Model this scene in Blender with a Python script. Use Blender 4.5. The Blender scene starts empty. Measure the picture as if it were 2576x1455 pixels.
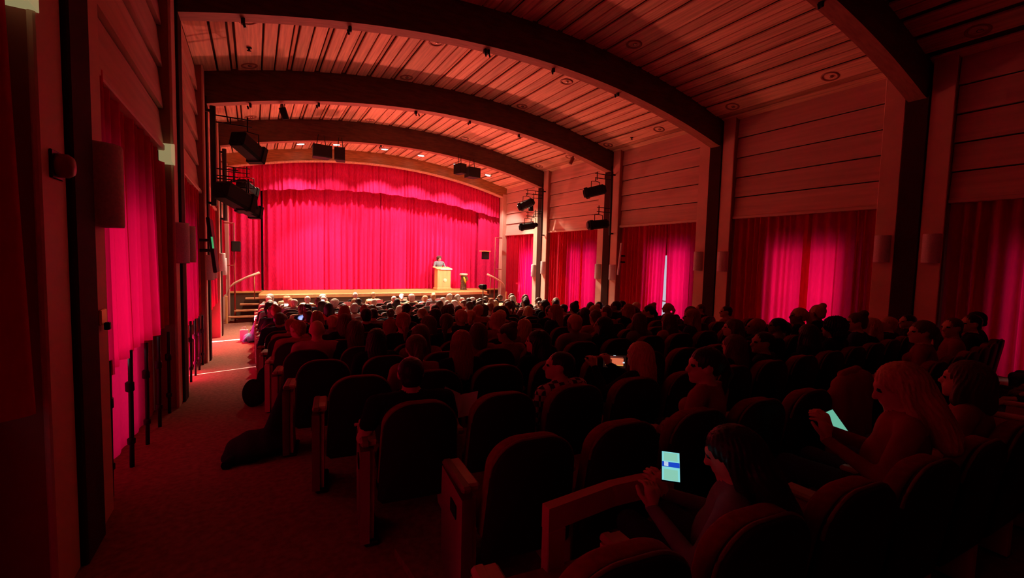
import bpy, math, random
import numpy as np
from mathutils import Vector, Matrix
random.seed(7); rng=np.random.default_rng(7)
sc=bpy.context.scene; COL=sc.collection
PI=math.pi
# ---------------------------------------------------------------- camera, world, exposure
# the camera is the origin; X across the hall, Y towards the stage, Z up
cam=bpy.data.cameras.new('camera'); camo=bpy.data.objects.new('camera',cam); COL.objects.link(camo)
cam.sensor_width=36; cam.lens=36*1109/2576; cam.clip_start=.05
R=Matrix(((0.86371789,0.01023434,-0.50387168),(-0.50333361,0.06796557,-0.86141509),(0.02542992,0.99763517,0.06385437)))
camo.matrix_world=R.to_4x4(); sc.camera=camo
sc.view_settings.view_transform='Standard'; sc.view_settings.look='None'
sc.view_settings.gamma=1; sc.view_settings.use_curve_mapping=False
sc.view_settings.exposure=0.0
w=bpy.data.worlds.new('world'); sc.world=w; w.use_nodes=True
w.node_tree.nodes['Background'].inputs[0].default_value=(.80,.84,1,1); w.node_tree.nodes['Background'].inputs[1].default_value=.7
sc.cycles.use_denoising=True; sc.cycles.max_bounces=8; sc.cycles.diffuse_bounces=5
sc.cycles.sample_clamp_indirect=3.0; sc.cycles.caustics_reflective=False; sc.cycles.caustics_refractive=False
def lamp(kind,name,loc,target,power,color,size=.2,angle=60,blend=.3,sy=None):
    l=bpy.data.lights.new(name,kind); o=bpy.data.objects.new(name,l); COL.objects.link(o)
    o.location=loc; o.rotation_euler=(Vector(target)-Vector(loc)).to_track_quat('-Z','Y').to_euler()
    l.energy=power; l.color=color
    if kind=='SPOT': l.spot_size=math.radians(angle); l.spot_blend=blend; l.shadow_soft_size=size
    if kind=='AREA':
        l.size=size
        if sy: l.shape='RECTANGLE'; l.size_y=sy
    return o
WARM=(1,.80,.55); DAY=(.62,.72,1.0)
# beams of the black stage lights on the side columns, aimed at the main curtain
for x,y,z,tx in ((-.15,11.3,2.35,3.2),(-.25,15.35,2.35,3.4),(-.2,15.5,1.42,2.2),(9.65,11.3,2.35,6.2),(9.65,15.35,2.35,6.2),(9.6,15.5,1.42,7.4)):
    lamp('SPOT','stage_light_beam',(x+(.35 if x<5 else -.35),y+.45,z-.12),(tx,19.7,-.35),560,(1,.83,.72),.12,44,.55)
# the five lit downlights in the ceiling before the stage
LIT=[(x,18.05,4.30-.80*((x-4.75)/5.7)**2) for x in (1.50,4.52,6.02,7.62,9.15)]
CANX=(1.52,3.2,4.83,6.46,8.19)
for x,y,z in LIT:
    lamp('SPOT','downlight_beam',(x,y,z-.03),(x,y+.5,-2),520,(1,.84,.72),.05,94,.35)
    lamp('SPOT','downlight_beam',(x,y-.02,z-.04),(x,y-3.9,-2.3),3400,WARM,.07,70,.7)
lamp('SPOT','downlight_beam',(2.72,18.05,4.2),(2.72,18.5,-2),520,(1,.84,.72),.05,94,.35)
lamp('SPOT','downlight_beam',(2.72,18.0,4.2),(2.72,14.2,-2.3),3400,WARM,.07,70,.7)
lamp('SPOT','downlight_beam',(1.2,16.3,3.95),(.1,16.3,-2),900,WARM,.07,74,.5)  # no fixture here; beam added to brighten the left front floor
# added red spots along the stage edge, no fixtures, washing the timber ceiling
for x in (1.4,3.8,6.2,8.6):
    lamp('SPOT','added_ceiling_wash',(x,17.75,-1.33),(x+(4.75-x)*.1,10.6,4.5),600,(1,.15,.11),.06,76,.9)
for x in (.9,3.6,6.2,8.9):
    lamp('SPOT','added_ceiling_wash',(x,17.78,-1.33),(x,17.5,4.5),130,(1,.16,.17),.06,112,.6)
# daylight standing outside the side doors
BAYC=[(1.4),(5.27),(9.1),(13.1)]
for i,c in enumerate(BAYC):
    lamp('AREA','door_daylight',(12.4,c,-.7),(10,c,-.7),(22,75,120,110)[i],((1,.8,.8),(1,.78,.8),(.8,.76,1),(.75,.76,1))[i],1.1,sy=1.7)
for i,c in enumerate((1.2,5.27,9.3)):
    lamp('AREA','door_daylight',(-2.7,c,-.7),(0,c,-.7),(48,80,55)[i],(1,.8,.78),1.5,sy=1.8)
lamp('AREA','door_daylight',(11.9,17.0,-.6),(10,17.0,-.6),160,DAY,.5,sy=2.2)
# low sun outside the left doors; it reaches the aisle carpet through slits in the lower cloths
for a,b_,p in (((-2.9,16.75,-1.62),(.06,12.4,-2.4),5200),((-2.9,13.85,-1.62),(.1,14.75,-2.42),3600),((-2.9,8.9,-1.45),(.1,9.8,-2.2),900)):
    lamp('SPOT','low_sun',a,b_,p*(11 if p>1000 else 18),(1,.93,.9),.01,34,.1)

# ---------------------------------------------------------------- materials
MATS={}
def mat(name,col,rough=.7,metal=0,noise=0,scale=6,stretch=(1,1,1),bump=0,emit=None,estr=1,trans=None,spec=.3,vary=0):
    if name in MATS: return MATS[name]
    m=bpy.data.materials.new(name); m.use_nodes=True; nt=m.node_tree; b=nt.nodes['Principled BSDF']
    b.inputs['Base Color'].default_value=(*col,1); b.inputs['Roughness'].default_value=rough; b.inputs['Metallic'].default_value=metal
    b.inputs['Specular IOR Level'].default_value=spec
    src=None
    if noise or bump:
        tc=nt.nodes.new('ShaderNodeTexCoord'); mp=nt.nodes.new('ShaderNodeMapping'); mp.inputs['Scale'].default_value=stretch
        nz=nt.nodes.new('ShaderNodeTexNoise'); nz.inputs['Scale'].default_value=scale; nz.inputs['Detail'].default_value=5
        nt.links.new(tc.outputs['Object'],mp.inputs[0]); 
        if vary:
            oi=nt.nodes.new('ShaderNodeObjectInfo'); va=nt.nodes.new('ShaderNodeVectorMath'); va.operation='MULTIPLY_ADD'
            va.inputs[1].default_value=(1,1,1); mul=nt.nodes.new('ShaderNodeMath'); mul.operation='MULTIPLY'; mul.inputs[1].default_value=37
            nt.links.new(oi.outputs['Random'],mul.inputs[0]); nt.links.new(mp.outputs[0],va.inputs[0]); nt.links.new(mul.outputs[0],va.inputs[2])
            nt.links.new(va.outputs[0],nz.inputs['Vector'])
        else: nt.links.new(mp.outputs[0],nz.inputs['Vector'])
        mx=nt.nodes.new('ShaderNodeMix'); mx.data_type='RGBA'
        mx.inputs[6].default_value=(*[c*(1-noise) for c in col],1); mx.inputs[7].default_value=(*[min(1,c*(1+noise)) for c in col],1)
        rp=nt.nodes.new('ShaderNodeMapRange'); rp.inputs[1].default_value=.3; rp.inputs[2].default_value=.7
        nt.links.new(nz.outputs[0],rp.inputs[0]); nt.links.new(rp.outputs[0],mx.inputs[0]); src=mx.outputs[2]
        if vary:
            hs=nt.nodes.new('ShaderNodeHueSaturation'); mr=nt.nodes.new('ShaderNodeMapRange'); mr.inputs[3].default_value=1-vary; mr.inputs[4].default_value=1+vary
            nt.links.new(oi.outputs['Random'],mr.inputs[0]); nt.links.new(mr.outputs[0],hs.inputs['Value']); nt.links.new(src,hs.inputs['Color']); src=hs.outputs[0]
        nt.links.new(src,b.inputs['Base Color'])
        if bump:
            bp=nt.nodes.new('ShaderNodeBump'); bp.inputs['Strength'].default_value=bump; bp.inputs['Distance'].default_value=.02
            nt.links.new(nz.outputs[0],bp.inputs['Height']); nt.links.new(bp.outputs[0],b.inputs['Normal'])
    if emit: b.inputs['Emission Color'].default_value=(*emit,1); b.inputs['Emission Strength'].default_value=estr
    if trans:
        t=nt.nodes.new('ShaderNodeBsdfTranslucent'); t.inputs[0].default_value=(*trans[0],1); s=nt.nodes.new('ShaderNodeMixShader'); s.inputs[0].default_value=trans[1]
        nt.links.new(b.outputs[0],s.inputs[1]); nt.links.new(t.outputs[0],s.inputs[2]); nt.links.new(s.outputs[0],nt.nodes['Material Output'].inputs[0])
    MATS[name]=m; return m
M_PLANK=mat('pine_plank',(.80,.52,.34),.55,noise=.28,scale=3,stretch=(9,.35,9),bump=.1,vary=.22)
M_STRIP=mat('pine_strip',(.60,.33,.2),.6,noise=.3,scale=3,stretch=(12,.4,12),vary=.2)
M_BOARD=mat('lap_board_wood',(.74,.46,.38),.6,noise=.12,scale=2,stretch=(1,.3,6),vary=.06)
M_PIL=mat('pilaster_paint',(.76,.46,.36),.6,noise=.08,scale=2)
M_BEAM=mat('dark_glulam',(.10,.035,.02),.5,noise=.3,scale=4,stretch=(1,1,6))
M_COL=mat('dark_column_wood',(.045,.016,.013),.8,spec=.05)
M_SIDE_SHADE=mat('pilaster_side_shade',(.36,.11,.09),.8,spec=.1)  # pilaster sides, their shade away from the stage put into the colour
M_UNDER_LIT=mat('beam_soffit_lit',(.34,.14,.09),.6,noise=.2,scale=4,stretch=(1,6,1))  # underside of the same beam, stage bounce put into a lighter colour
M_PROSC=mat('proscenium_wood',(.40,.17,.06),.4,noise=.35,scale=3,stretch=(1,5,8))
M_VELVET=mat('crimson_stage_velvet',(.80,.013,.115),.85,noise=.18,scale=40,stretch=(1,1,.2),spec=.1)
M_VAL=mat('crimson_valance_velvet',(.78,.018,.13),.85,noise=.18,scale=40,stretch=(1,1,.2),spec=.1)
M_DRAPE=mat('red_window_drape',(.62,.008,.04),.85,noise=.15,scale=30,stretch=(1,1,.2),spec=.1,trans=((.9,.004,.09),.45))
M_SKIRT=mat('thin_red_lower_drape',(.6,.01,.03),.85,noise=.1,scale=20,spec=.1,trans=((.85,.006,.10),.3))
M_CARPET=mat('red_brown_carpet',(.26,.10,.07),.95,noise=.25,scale=25,bump=.3,spec=.05)
M_WALL=mat('dark_plaster',(.20,.06,.05),.8)
M_STAGE=mat('varnished_stage_boards',(.66,.34,.11),.4,noise=.15,scale=4,stretch=(.6,9,1))
M_RISER=mat('dark_riser_panel',(.10,.05,.03),.6)
M_TREAD=mat('stair_tread_wood',(.62,.28,.13),.45,noise=.15,scale=4)
M_OAK=mat('light_oak',(.85,.50,.20),.4,noise=.12,scale=4,stretch=(2,2,.5))
M_SEATF=mat('burgundy_seat_cloth',(.24,.012,.024),.9,noise=.15,scale=40,spec=.1)
M_SHELL=mat('black_brown_seat_shell',(.016,.010,.009),.7,spec=.2)
M_EDGE=mat('seat_edge_piping',(.20,.05,.035),.7)
M_ARM=mat('worn_wood_armrest',(.50,.30,.20),.4,noise=.15,scale=10)
M_END=mat('painted_end_panel',(.55,.13,.18),.5)
M_METAL=mat('black_metal',(.015,.013,.012),.45,spec=.3)
M_STEEL=mat('brushed_pole',(.55,.45,.35),.35,metal=.7)
M_BLACK=mat('black_housing',(.008,.008,.008),.6,spec=.15)
M_SCONCE=mat('grey_sconce_shade',(.70,.58,.60),.6,noise=.15,scale=60)
M_WHITE=mat('white_paper',(.8,.8,.8),.8)
M_GLASS=mat('lamp_glow',(1,1,1),.5,emit=(1,.93,.8),estr=9)
M_CANIN=mat('downlight_reflector',(.55,.4,.35),.25,metal=.9)
M_CANRIM=mat('downlight_rim',(.32,.12,.08),.4)
M_DAYGAP=mat('daylight_gap_glow',(.6,.6,.5),.6,emit=(.62,.55,.25),estr=.38)  # emissive colour standing in for daylight through a curtain gap
M_FRAME=mat('door_frame_paint',(.25,.08,.06),.6)
M_CLEAR=mat('door_glass',(.8,.85,1),.05)
_nt=M_CLEAR.node_tree; _t=_nt.nodes.new('ShaderNodeBsdfTransparent'); _s=_nt.nodes.new('ShaderNodeMixShader'); _s.inputs[0].default_value=.92
_nt.links.new(_nt.nodes['Principled BSDF'].outputs[0],_s.inputs[1]); _nt.links.new(_t.outputs[0],_s.inputs[2]); _nt.links.new(_s.outputs[0],_nt.nodes['Material Output'].inputs[0])
SK=[mat('skin_light',(.62,.33,.24),.55),mat('skin_tan',(.45,.22,.14),.55),mat('skin_brown',(.20,.09,.06),.55)]
HAIRC={'brown':mat('hair_brown',(.09,.035,.02),.5,noise=.3,scale=30,stretch=(4,4,.3)),'black':mat('hair_black',(.015,.010,.009),.45),
 'blond':mat('hair_blond',(.52,.30,.15),.5,noise=.25,scale=30,stretch=(4,4,.3)),'grey':mat('hair_grey',(.62,.58,.50),.6,noise=.15,scale=30),'red':mat('hair_auburn',(.30,.07,.03),.5,noise=.25,scale=30,stretch=(4,4,.3))}
TOPC={'black':(.012,.012,.014),'rose':(.33,.07,.09),'grey':(.20,.20,.22),'white':(.78,.75,.68),'cream':(.72,.62,.36),'navy':(.03,.04,.10),'red':(.55,.03,.03),'green':(.10,.16,.08),'brown':(.18,.10,.05),'yellow':(.62,.50,.06),'greypink':(.40,.20,.20),'light blue':(.40,.52,.65),'wine':(.30,.03,.05)}
TOP={k:mat('cloth_'+k.replace(' ','_'),v,.9,noise=.1,scale=20,spec=.1) for k,v in TOPC.items()}
def plaid():
    m=mat('plaid_shirt_cloth',(.5,.5,.5),.9); nt=m.node_tree; b=nt.nodes['Principled BSDF']
    tc=nt.nodes.new('ShaderNodeTexCoord'); ck=nt.nodes.new('ShaderNodeTexChecker'); ck.inputs['Scale'].default_value=22
    ck.inputs[1].default_value=(.6,.45,.45,1); ck.inputs[2].default_value=(.05,.02,.03,1)
    nt.links.new(tc.outputs['Object'],ck.inputs[0]); nt.links.new(ck.outputs[0],b.inputs['Base Color']); return m
TOP['plaid']=plaid()
M_EYE=mat('eye_dark',(.02,.015,.015),.2,spec=.6); M_SHOE=mat('shoe_black',(.02,.02,.02),.5)
M_JEANS=mat('dark_trousers',(.03,.035,.06),.9); M_BLUEJ=mat('blue_jeans',(.16,.32,.46),.9,noise=.2,scale=20)

# ---------------------------------------------------------------- mesh helpers
class MB:
    def __init__(s): s.v=[]; s.f=[]; s.m=[]; s.smooth=[]
    def add(s,v,f,m=0,sm=False):
        n=len(s.v); s.v+= [tuple(p) for p in v]; s.f+=[tuple(i+n for i in q) for q in f]; s.m+=[m]*len(f); s.smooth+=[sm]*len(f); return s
    def box(s,c,d,rot=None,m=0,bev=0):
        hx,hy,hz=[a/2 for a in d]
        if bev:
            b=min(bev,hx*.9,hy*.9,hz*.9); vs=[]
            # chamfered box from the hull of three slabs
            bm_v=[]
            for sx in(-1,1):
                for sy in(-1,1):
                    for sz in(-1,1):
                        bm_v+=[(sx*hx,sy*(hy-b),sz*(hz-b)),(sx*(hx-b),sy*hy,sz*(hz-b)),(sx*(hx-b),sy*(hy-b),sz*hz)]
            def id(sx,sy,sz,k): return (((sx+1)//2)*4+((sy+1)//2)*2+(sz+1)//2)*3+k
            f=[]
            for sx in(-1,1): f.append([id(sx,-1,-1,0),id(sx,1,-1,0),id(sx,1,1,0),id(sx,-1,1,0)][::sx])
            for sy in(-1,1): f.append([id(-1,sy,-1,1),id(-1,sy,1,1),id(1,sy,1,1),id(1,sy,-1,1)][::sy])
            for sz in(-1,1): f.append([id(-1,-1,sz,2),id(1,-1,sz,2),id(1,1,sz,2),id(-1,1,sz,2)][::sz])
            for sx in(-1,1):
                for sy in(-1,1): f.append([id(sx,sy,-1,0),id(sx,sy,-1,1),id(sx,sy,1,1),id(sx,sy,1,0)][::sx*sy])
                for sz in(-1,1): f.append([id(sx,-1,sz,0),id(sx,1,sz,0),id(sx,1,sz,2),id(sx,-1,sz,2)][::sx*sz])
            for sy in(-1,1):
                for sz in(-1,1): f.append([id(-1,sy,sz,1),id(-1,sy,sz,2),id(1,sy,sz,2),id(1,sy,sz,1)][::sy*sz])
            for sx in(-1,1):
                for sy in(-1,1):
                    for sz in(-1,1): f.append([id(sx,sy,sz,0),id(sx,sy,sz,1),id(sx,sy,sz,2)][::sx*sy*sz])
            v=[Vector(p) for p in bm_v]
        else:
            v=[Vector((x,y,z)) for x in(-hx,hx) for y in(-hy,hy) for z in(-hz,hz)]
            f=[(0,1,3,2),(4,6,7,5),(0,4,5,1),(2,3,7,6),(0,2,6,4),(1,5,7,3)]
        if rot is not None: v=[rot@p for p in v]
        c=Vector(c); return s.add([p+c for p in v],f,m)
    def tube(s,pts,r,n=8,m=0,cap=True):
        pts=[Vector(p) for p in pts]; rs=r if isinstance(r,(list,tuple)) else [r]*len(pts); vs=[];f=[]
        for i,p in enumerate(pts):
            t=(pts[min(i+1,len(pts)-1)]-pts[max(i-1,0)]).normalized(); a=t.orthogonal().normalized() if abs(t.z)>.9 else t.cross(Vector((0,0,1))).normalized(); b=t.cross(a)
            if abs(t.z)>.9: a=Vector((1,0,0)); b=t.cross(a).normalized(); a=b.cross(t)
            vs+=[p+rs[i]*(math.cos(2*PI*k/n)*a+math.sin(2*PI*k/n)*b) for k in range(n)]
        for i in range(len(pts)-1):
            for k in range(n): f.append((i*n+k,i*n+(k+1)%n,(i+1)*n+(k+1)%n,(i+1)*n+k))
        s.add(vs,f,m,True)
        if cap:
            o=len(s.v)-len(vs); s.f+=[tuple(o+k for k in range(n))[::-1],tuple(o+(len(pts)-1)*n+k for k in range(n))]; s.m+=[m,m]; s.smooth+=[False,False]
        return s
    def lathe(s,prof,c=(0,0,0),n=16,m=0,sm=True,arc=2*PI,a0=0,axis=None):
        vs=[];f=[]; c=Vector(c); full=abs(arc-2*PI)<1e-6; k=n if full else n+1
        for r,z in prof:
            for i in range(k):
                a=a0+arc*i/n; p=Vector((r*math.cos(a),r*math.sin(a),z))
                if axis is not None: p=axis@p
                vs.append(c+p)
        for j in range(len(prof)-1):
            for i in range(n if full else n):
                i2=(i+1)%k if full else i+1
                f.append((j*k+i,j*k+i2,(j+1)*k+i2,(j+1)*k+i))
        return s.add(vs,f,m,sm)
    def prism(s,poly,y0,y1,m=0,plane='xz',sm=False):
        n=len(poly); g={'xz':lambda a,b,y:(a,y,b),'yz':lambda a,b,y:(y,a,b),'xy':lambda a,b,y:(a,b,y)}[plane]
        v=[g(a,b,y0) for a,b in poly]+[g(a,b,y1) for a,b in poly]
        f=[tuple(range(n)),tuple(range(2*n-1,n-1,-1))]+[(i,i+n,(i+1)%n+n,(i+1)%n) for i in range(n)]
        s.add(v,f,m,False); 
        for i in range(n): s.smooth[len(s.smooth)-1-i]=sm
        return s
    def mesh(s,name):
        me=bpy.data.meshes.new(name); me.from_pydata(s.v,[],s.f); me.polygons.foreach_set('material_index',s.m); me.polygons.foreach_set('use_smooth',s.smooth); me.update(); return me
def ob(name,me,mats=None,parent=None,loc=None,rz=0,struct=False):
    if isinstance(me,MB): me=me.mesh(name)
    if mats is not None and not len(me.materials):
        for m in (mats if isinstance(mats,(list,tuple)) else [mats]): me.materials.append(m)
    o=bpy.data.objects.new(name,me); COL.objects.link(o)
    if parent is not None: o.parent=parent
    if loc is not None: o.location=loc
    if rz: o.rotation_euler[2]=rz
    if struct: o['kind']='structure'
    return o
def thing(name,label,cat,loc=(0,0,0),rz=0,group=None):
    o=bpy.data.objects.new(name,None); COL.objects.link(o); o.location=loc; o.rotation_euler[2]=rz; return tag(o,label,cat,group)
def tag(o,label,cat,group=None):
    o['label']=label; o['category']=cat
    if group: o['group']=group
    return o
def copy_part(src,parent):
    c=src.copy(); COL.objects.link(c); c.parent=parent; return c
def copy_tree(root,loc,rz,label):
    r=root.copy(); COL.objects.link(r); r.location=loc; r.rotation_euler=(0,0,rz); r['label']=label
    for ch in list(root.children):
        c=copy_part(ch,r)
        for g in list(ch.children): copy_part(g,c)
    return r
FY=[-4,0,4,7.5,11.5,15.5,30]; FZ=[-1.72,-1.72,-1.8,-2.05,-2.33,-2.45,-2.45]
def fl(y): return float(np.interp(y,FY,FZ))
def arch(x): u=(x-4.75)/5.7; return 3.89-.80*min(1,abs(u))**2      # underside of the beams
def ceil_z(x): return arch(x)+.66
ORD=['zeroth','first','second','third','fourth','fifth','sixth','seventh','eighth','ninth','tenth','eleventh','twelfth','thirteenth','fourteenth','fifteenth','sixteenth','seventeenth','eighteenth','nineteenth']

# ---------------------------------------------------------------- floor, outer walls
ys=[-4,0,2,4,5,6,7.5,9,10,11.5,13,14.5,15.5,18,21]
b=MB(); v=[];f=[]
for y in ys: v+=[(-2.2,y,fl(y)),(11.6,y,fl(y)),(-2.2,y,fl(y)-.1),(11.6,y,fl(y)-.1)]
for i in range(len(ys)-1): f+=[(4*i,4*i+1,4*i+5,4*i+4),(4*i+2,4*i+6,4*i+7,4*i+3)]
b.add(v,f); ob('floor',b,M_CARPET,struct=True)
b=MB().box((4.7,-4,1),(14,.2,8)); ob('wall_rear',b,M_WALL,struct=True)
b=MB().box((4.7,21.2,1),(14,.2,8)); ob('wall_stage',b,M_WALL,struct=True)
XL,XR=-.86,10.48          # faces of the pilasters
CL,CR=-.99,10.64         # boards and drapes
WL,WR=-1.5,11.15          # outer walls
FRAMES=[-.64,3.43,7.50,11.55,15.70]; PROSC=18.9
DOORSR=[(1.4,.66),(5.30,.64),(9.1,.66),(13.1,.70),(17.0,.45)]
DOORSL=[(1.2,.85),(5.27,.9),(9.3,.8),(13.85,1.0)]
def outer(name,x,side,doors,top=.35):
    b=MB(); y=-4
    for c,h in sorted(doors):
        b.box((x,(y+c-h)/2,.9),(.16,c-h-y,6.8)); b.box((x,c,(top+4.4)/2),(.16,2*h,4.4-top)); y=c+h
    b.box((x,(y+21)/2,.9),(.16,21-y,6.8))
    return ob(name,b,M_WALL,struct=True)
wl=outer('wall_left',WL,-1,DOORSL); wr=outer('wall_right',WR,1,DOORSR)
n=0
for x,doors in ((WL,DOORSL),(WR,DOORSR)):
    for c,h in doors:
        n+=1; z0=fl(c)+.02
        b=MB()
        for yy in (c-h+.03,c+h-.03): b.box((x,yy,(z0+.35)/2),(.14,.06,.35-z0))
        if h>.5: b.box((x,c,(z0+.35)/2),(.12,.07,.35-z0))
        b.box((x,c,.32),(.14,2*h,.06)); b.box((x,c,z0+.05),(.14,2*h,.1))
        d=ob('door_%d'%n,b,M_FRAME,struct=True)
        for s in ((-1,1) if h>.5 else (0,)):
            ob('pane',MB().box((x,c+s*h/2,(z0+.35)/2),(.02,(h-.1) if h>.5 else 2*h-.1,.35-z0-.1)),M_CLEAR,parent=d)
            ob('push_bar',MB().tube([(x+(.06 if x<0 else -.06),c+s*h/2-min(h,.5)*.5,z0+1.0),(x+(.06 if x<0 else -.06),c+s*h/2+min(h,.5)*.5,z0+1.0)],.02),M_STEEL,parent=d)

# ---------------------------------------------------------------- ceiling: backing and planks
cb=MB(); xs=np.linspace(WL-.1,WR+.1,41); v=[];f=[]
for x in xs:
    z=ceil_z(min(max(x,-.95),10.45))+.06; v+=[(x,-4,z),(x,21,z),(x,-4,z+.1),(x,21,z+.1)]
for i in range(len(xs)-1): f+=[(4*i,4*i+1,4*i+5,4*i+4),(4*i+2,4*i+6,4*i+7,4*i+3)]
cb.add(v,f); ceiling=ob('ceiling',cb,mat('ceiling_backing',(.05,.015,.01),.9),struct=True)
CANS=[-.05,3.32,6.70,10.02]
cols=[]; x=-1.02
segs=[(-1.02,-.63,'w'),(-.63,-.38,'w'),(-.38,-.28,'s')]
def fill(a,bx):
    nrep=max(1,round((bx-a)/.555)); k=(bx-a)/nrep
    for i in range(nrep):
        o=a+i*k; segs.append((o,o+k*.42,'w')); segs.append((o+k*.42,o+k*.84,'w')); segs.append((o+k*.84,o+k,'s'))
for i,c in enumerate(CANS):
    segs.append((c-.23,c+.23,'w'))
    if i<3: fill(c+.23,CANS[i+1]-.23)
segs.append((10.25,10.42,'s')); segs.append((10.42,10.66,'w'))
bays=[(15.83,PROSC-.02),(11.68,15.57),(7.63,11.42),(3.56,7.37),(-.5,3.30)]
for y0,y1 in bays:
    for a,bx,k in segs:
        if k=='s' and y0<3: continue
        xc=(a+bx)/2; wdt=bx-a-(.026 if k=='w' else .03); sl=-2*.80*(xc-4.75)/5.7**2; rot=Matrix.Rotation(-math.atan(sl),3,'Y')
        if k=='s' and y0>15:
            pass
        o=ob('plank',MB().box((0,0,0),(wdt,y1-y0,.045 if k=='w' else .02),rot,bev=.008),M_PLANK if k=='w' else M_STRIP,parent=ceiling,loc=(xc,(y0+y1)/2,ceil_z(xc)-(.24 if y0>15 else 0)+.018+(.012 if k=='s' else random.uniform(-.003,.003))))
# beams with their side columns
nm=['behind the camera','over the nearest aisle seats','third from the stage, with its foot beside the aisle','second from the stage','nearest the stage, carrying the loudspeakers']
for fi,Y in enumerate(FRAMES):
    t=thing('arch_beam','dark curved timber beam across the ceiling, '+nm[fi],'beam',(0,Y,0),group='arched ceiling beams')
    xs=np.linspace(XL-.3,XR+.3,49); v=[];f=[]
    for x in xs:
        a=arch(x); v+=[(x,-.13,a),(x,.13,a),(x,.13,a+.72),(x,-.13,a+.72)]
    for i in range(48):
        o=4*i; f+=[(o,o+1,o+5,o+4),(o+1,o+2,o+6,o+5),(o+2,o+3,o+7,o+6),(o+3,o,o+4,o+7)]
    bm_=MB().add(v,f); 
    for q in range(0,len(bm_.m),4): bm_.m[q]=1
    ob('beam',bm_,[M_BEAM,M_UNDER_LIT],parent=t)
    for s,x in ((-1,XL),(1,XR)):
        zb=fl(Y); ob('column',MB().box((x+s*.12,0,(zb+3.12)/2),(.30,.34,3.12-zb+.3),bev=.01),M_COL,parent=t)
    # small black clamps along the beam's underside
    for cx in ((-.1,1.3,3.7,3.78,5.2,6.9) if fi<4 else (3.75,)):
        ob('clamp',MB().box((cx+random.uniform(-.1,.1),.02,arch(cx)-.035),(.05,.07,.09),bev=.01).tube([(cx,.02,arch(cx)-.05),(cx+.02,.02,arch(cx)-.12)],.018,6),M_METAL,parent=t)
t=thing('proscenium_beam','broad brown varnished timber arch framing the top of the stage curtain','beam',(0,PROSC,0))
v=[];f=[];xs=np.linspace(XL-.3,XR+.3,49)
for x in xs:
    a=arch(x)-.02; v+=[(x,-.0,a),(x,.25,a),(x,.25,a+.50),(x,-.0,a+.50)]
for i in range(48):
    o=4*i; f+=[(o,o+1,o+5,o+4),(o+1,o+2,o+6,o+5),(o+2,o+3,o+7,o+6),(o+3,o,o+4,o+7)]
bm_=MB().add(v,f)
ob('beam',bm_,M_PROSC,parent=t)
for i in range(48):
    pass
e=MB()
xs2=np.linspace(XL,XR,33); vv=[];ff=[]
for x in xs2:
    a=arch(x)-.02; vv+=[(x,-.03,a-.035),(x,.27,a-.035),(x,.27,a+.0),(x,-.03,a+.0)]
for i in range(32):
    o=4*i; ff+=[(o,o+1,o+5,o+4),(o+1,o+2,o+6,o+5),(o+2,o+3,o+7,o+6),(o+3,o,o+4,o+7)]
ob('lower_trim',e.add(vv,ff),M_PLANK,parent=t)
# wall above the proscenium beam down to the beam and side returns of the stage opening
for s,x in ((-1,XL),(1,XR)):
    ob('jamb',MB().box((x+s*.10,.12,(-2.45+3.2)/2),(.34,.30,5.65),bev=.01),M_PIL,parent=t)

# ---------------------------------------------------------------- side walls: pilasters and lap boards
for s,xw,xf,xb in ((-1,wl,XL,CL),(1,wr,XR,CR)):
    for Y in FRAMES:
        for d in (-1,1):
            yc=Y+d*.34; z0=fl(yc); dx=.55
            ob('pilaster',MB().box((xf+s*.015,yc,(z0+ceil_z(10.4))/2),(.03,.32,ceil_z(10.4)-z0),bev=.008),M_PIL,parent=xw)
            ob('pilaster_core',MB().box((xf+s*(.03+dx/2),yc,(z0+ceil_z(10.4))/2),(dx,.30,ceil_z(10.4)-z0)),M_SIDE_SHADE,parent=xw)
    bnds=[-.1,2.93,7.0,11.05,15.2]; bns=[(-.14,2.93),(3.93,7.0),(8.0,11.05),(12.05,15.2),(16.2,18.88)]
    for (a,c) in bns:
        z=1.27; nb=5; hh=(ceil_z(10.45)-1.27)/nb
        for k in range(nb):
            L=c-a; b=MB(); jag=.0 if s>0 else .0
            # each board leans: proud bottom edge, thin top edge
            prof=[(0,0),(-s*.055,0),(-s*.055,.03),(-s*.012,hh-.022),(0,hh-.022)]
            pr=[(p,q) for p,q in prof]
            b.prism(pr if s<0 else pr[::-1],-L/2,L/2,plane='xz')
            ob('board',b,M_BOARD,parent=xw,loc=(xb+s*.02,(a+c)/2,z+k*hh))
        ob('board_trim',MB().box((xb-s*.02,(a+c)/2,1.24),(.12,c-a,.07),bev=.01),M_BOARD,parent=xw)
        # pelmet ledge closing the space above the drapes
        ob('pelmet',MB().box((xb+s*.25,(a+c)/2,1.33),(.46,c-a,.05)),M_BOARD,parent=xw)

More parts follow.
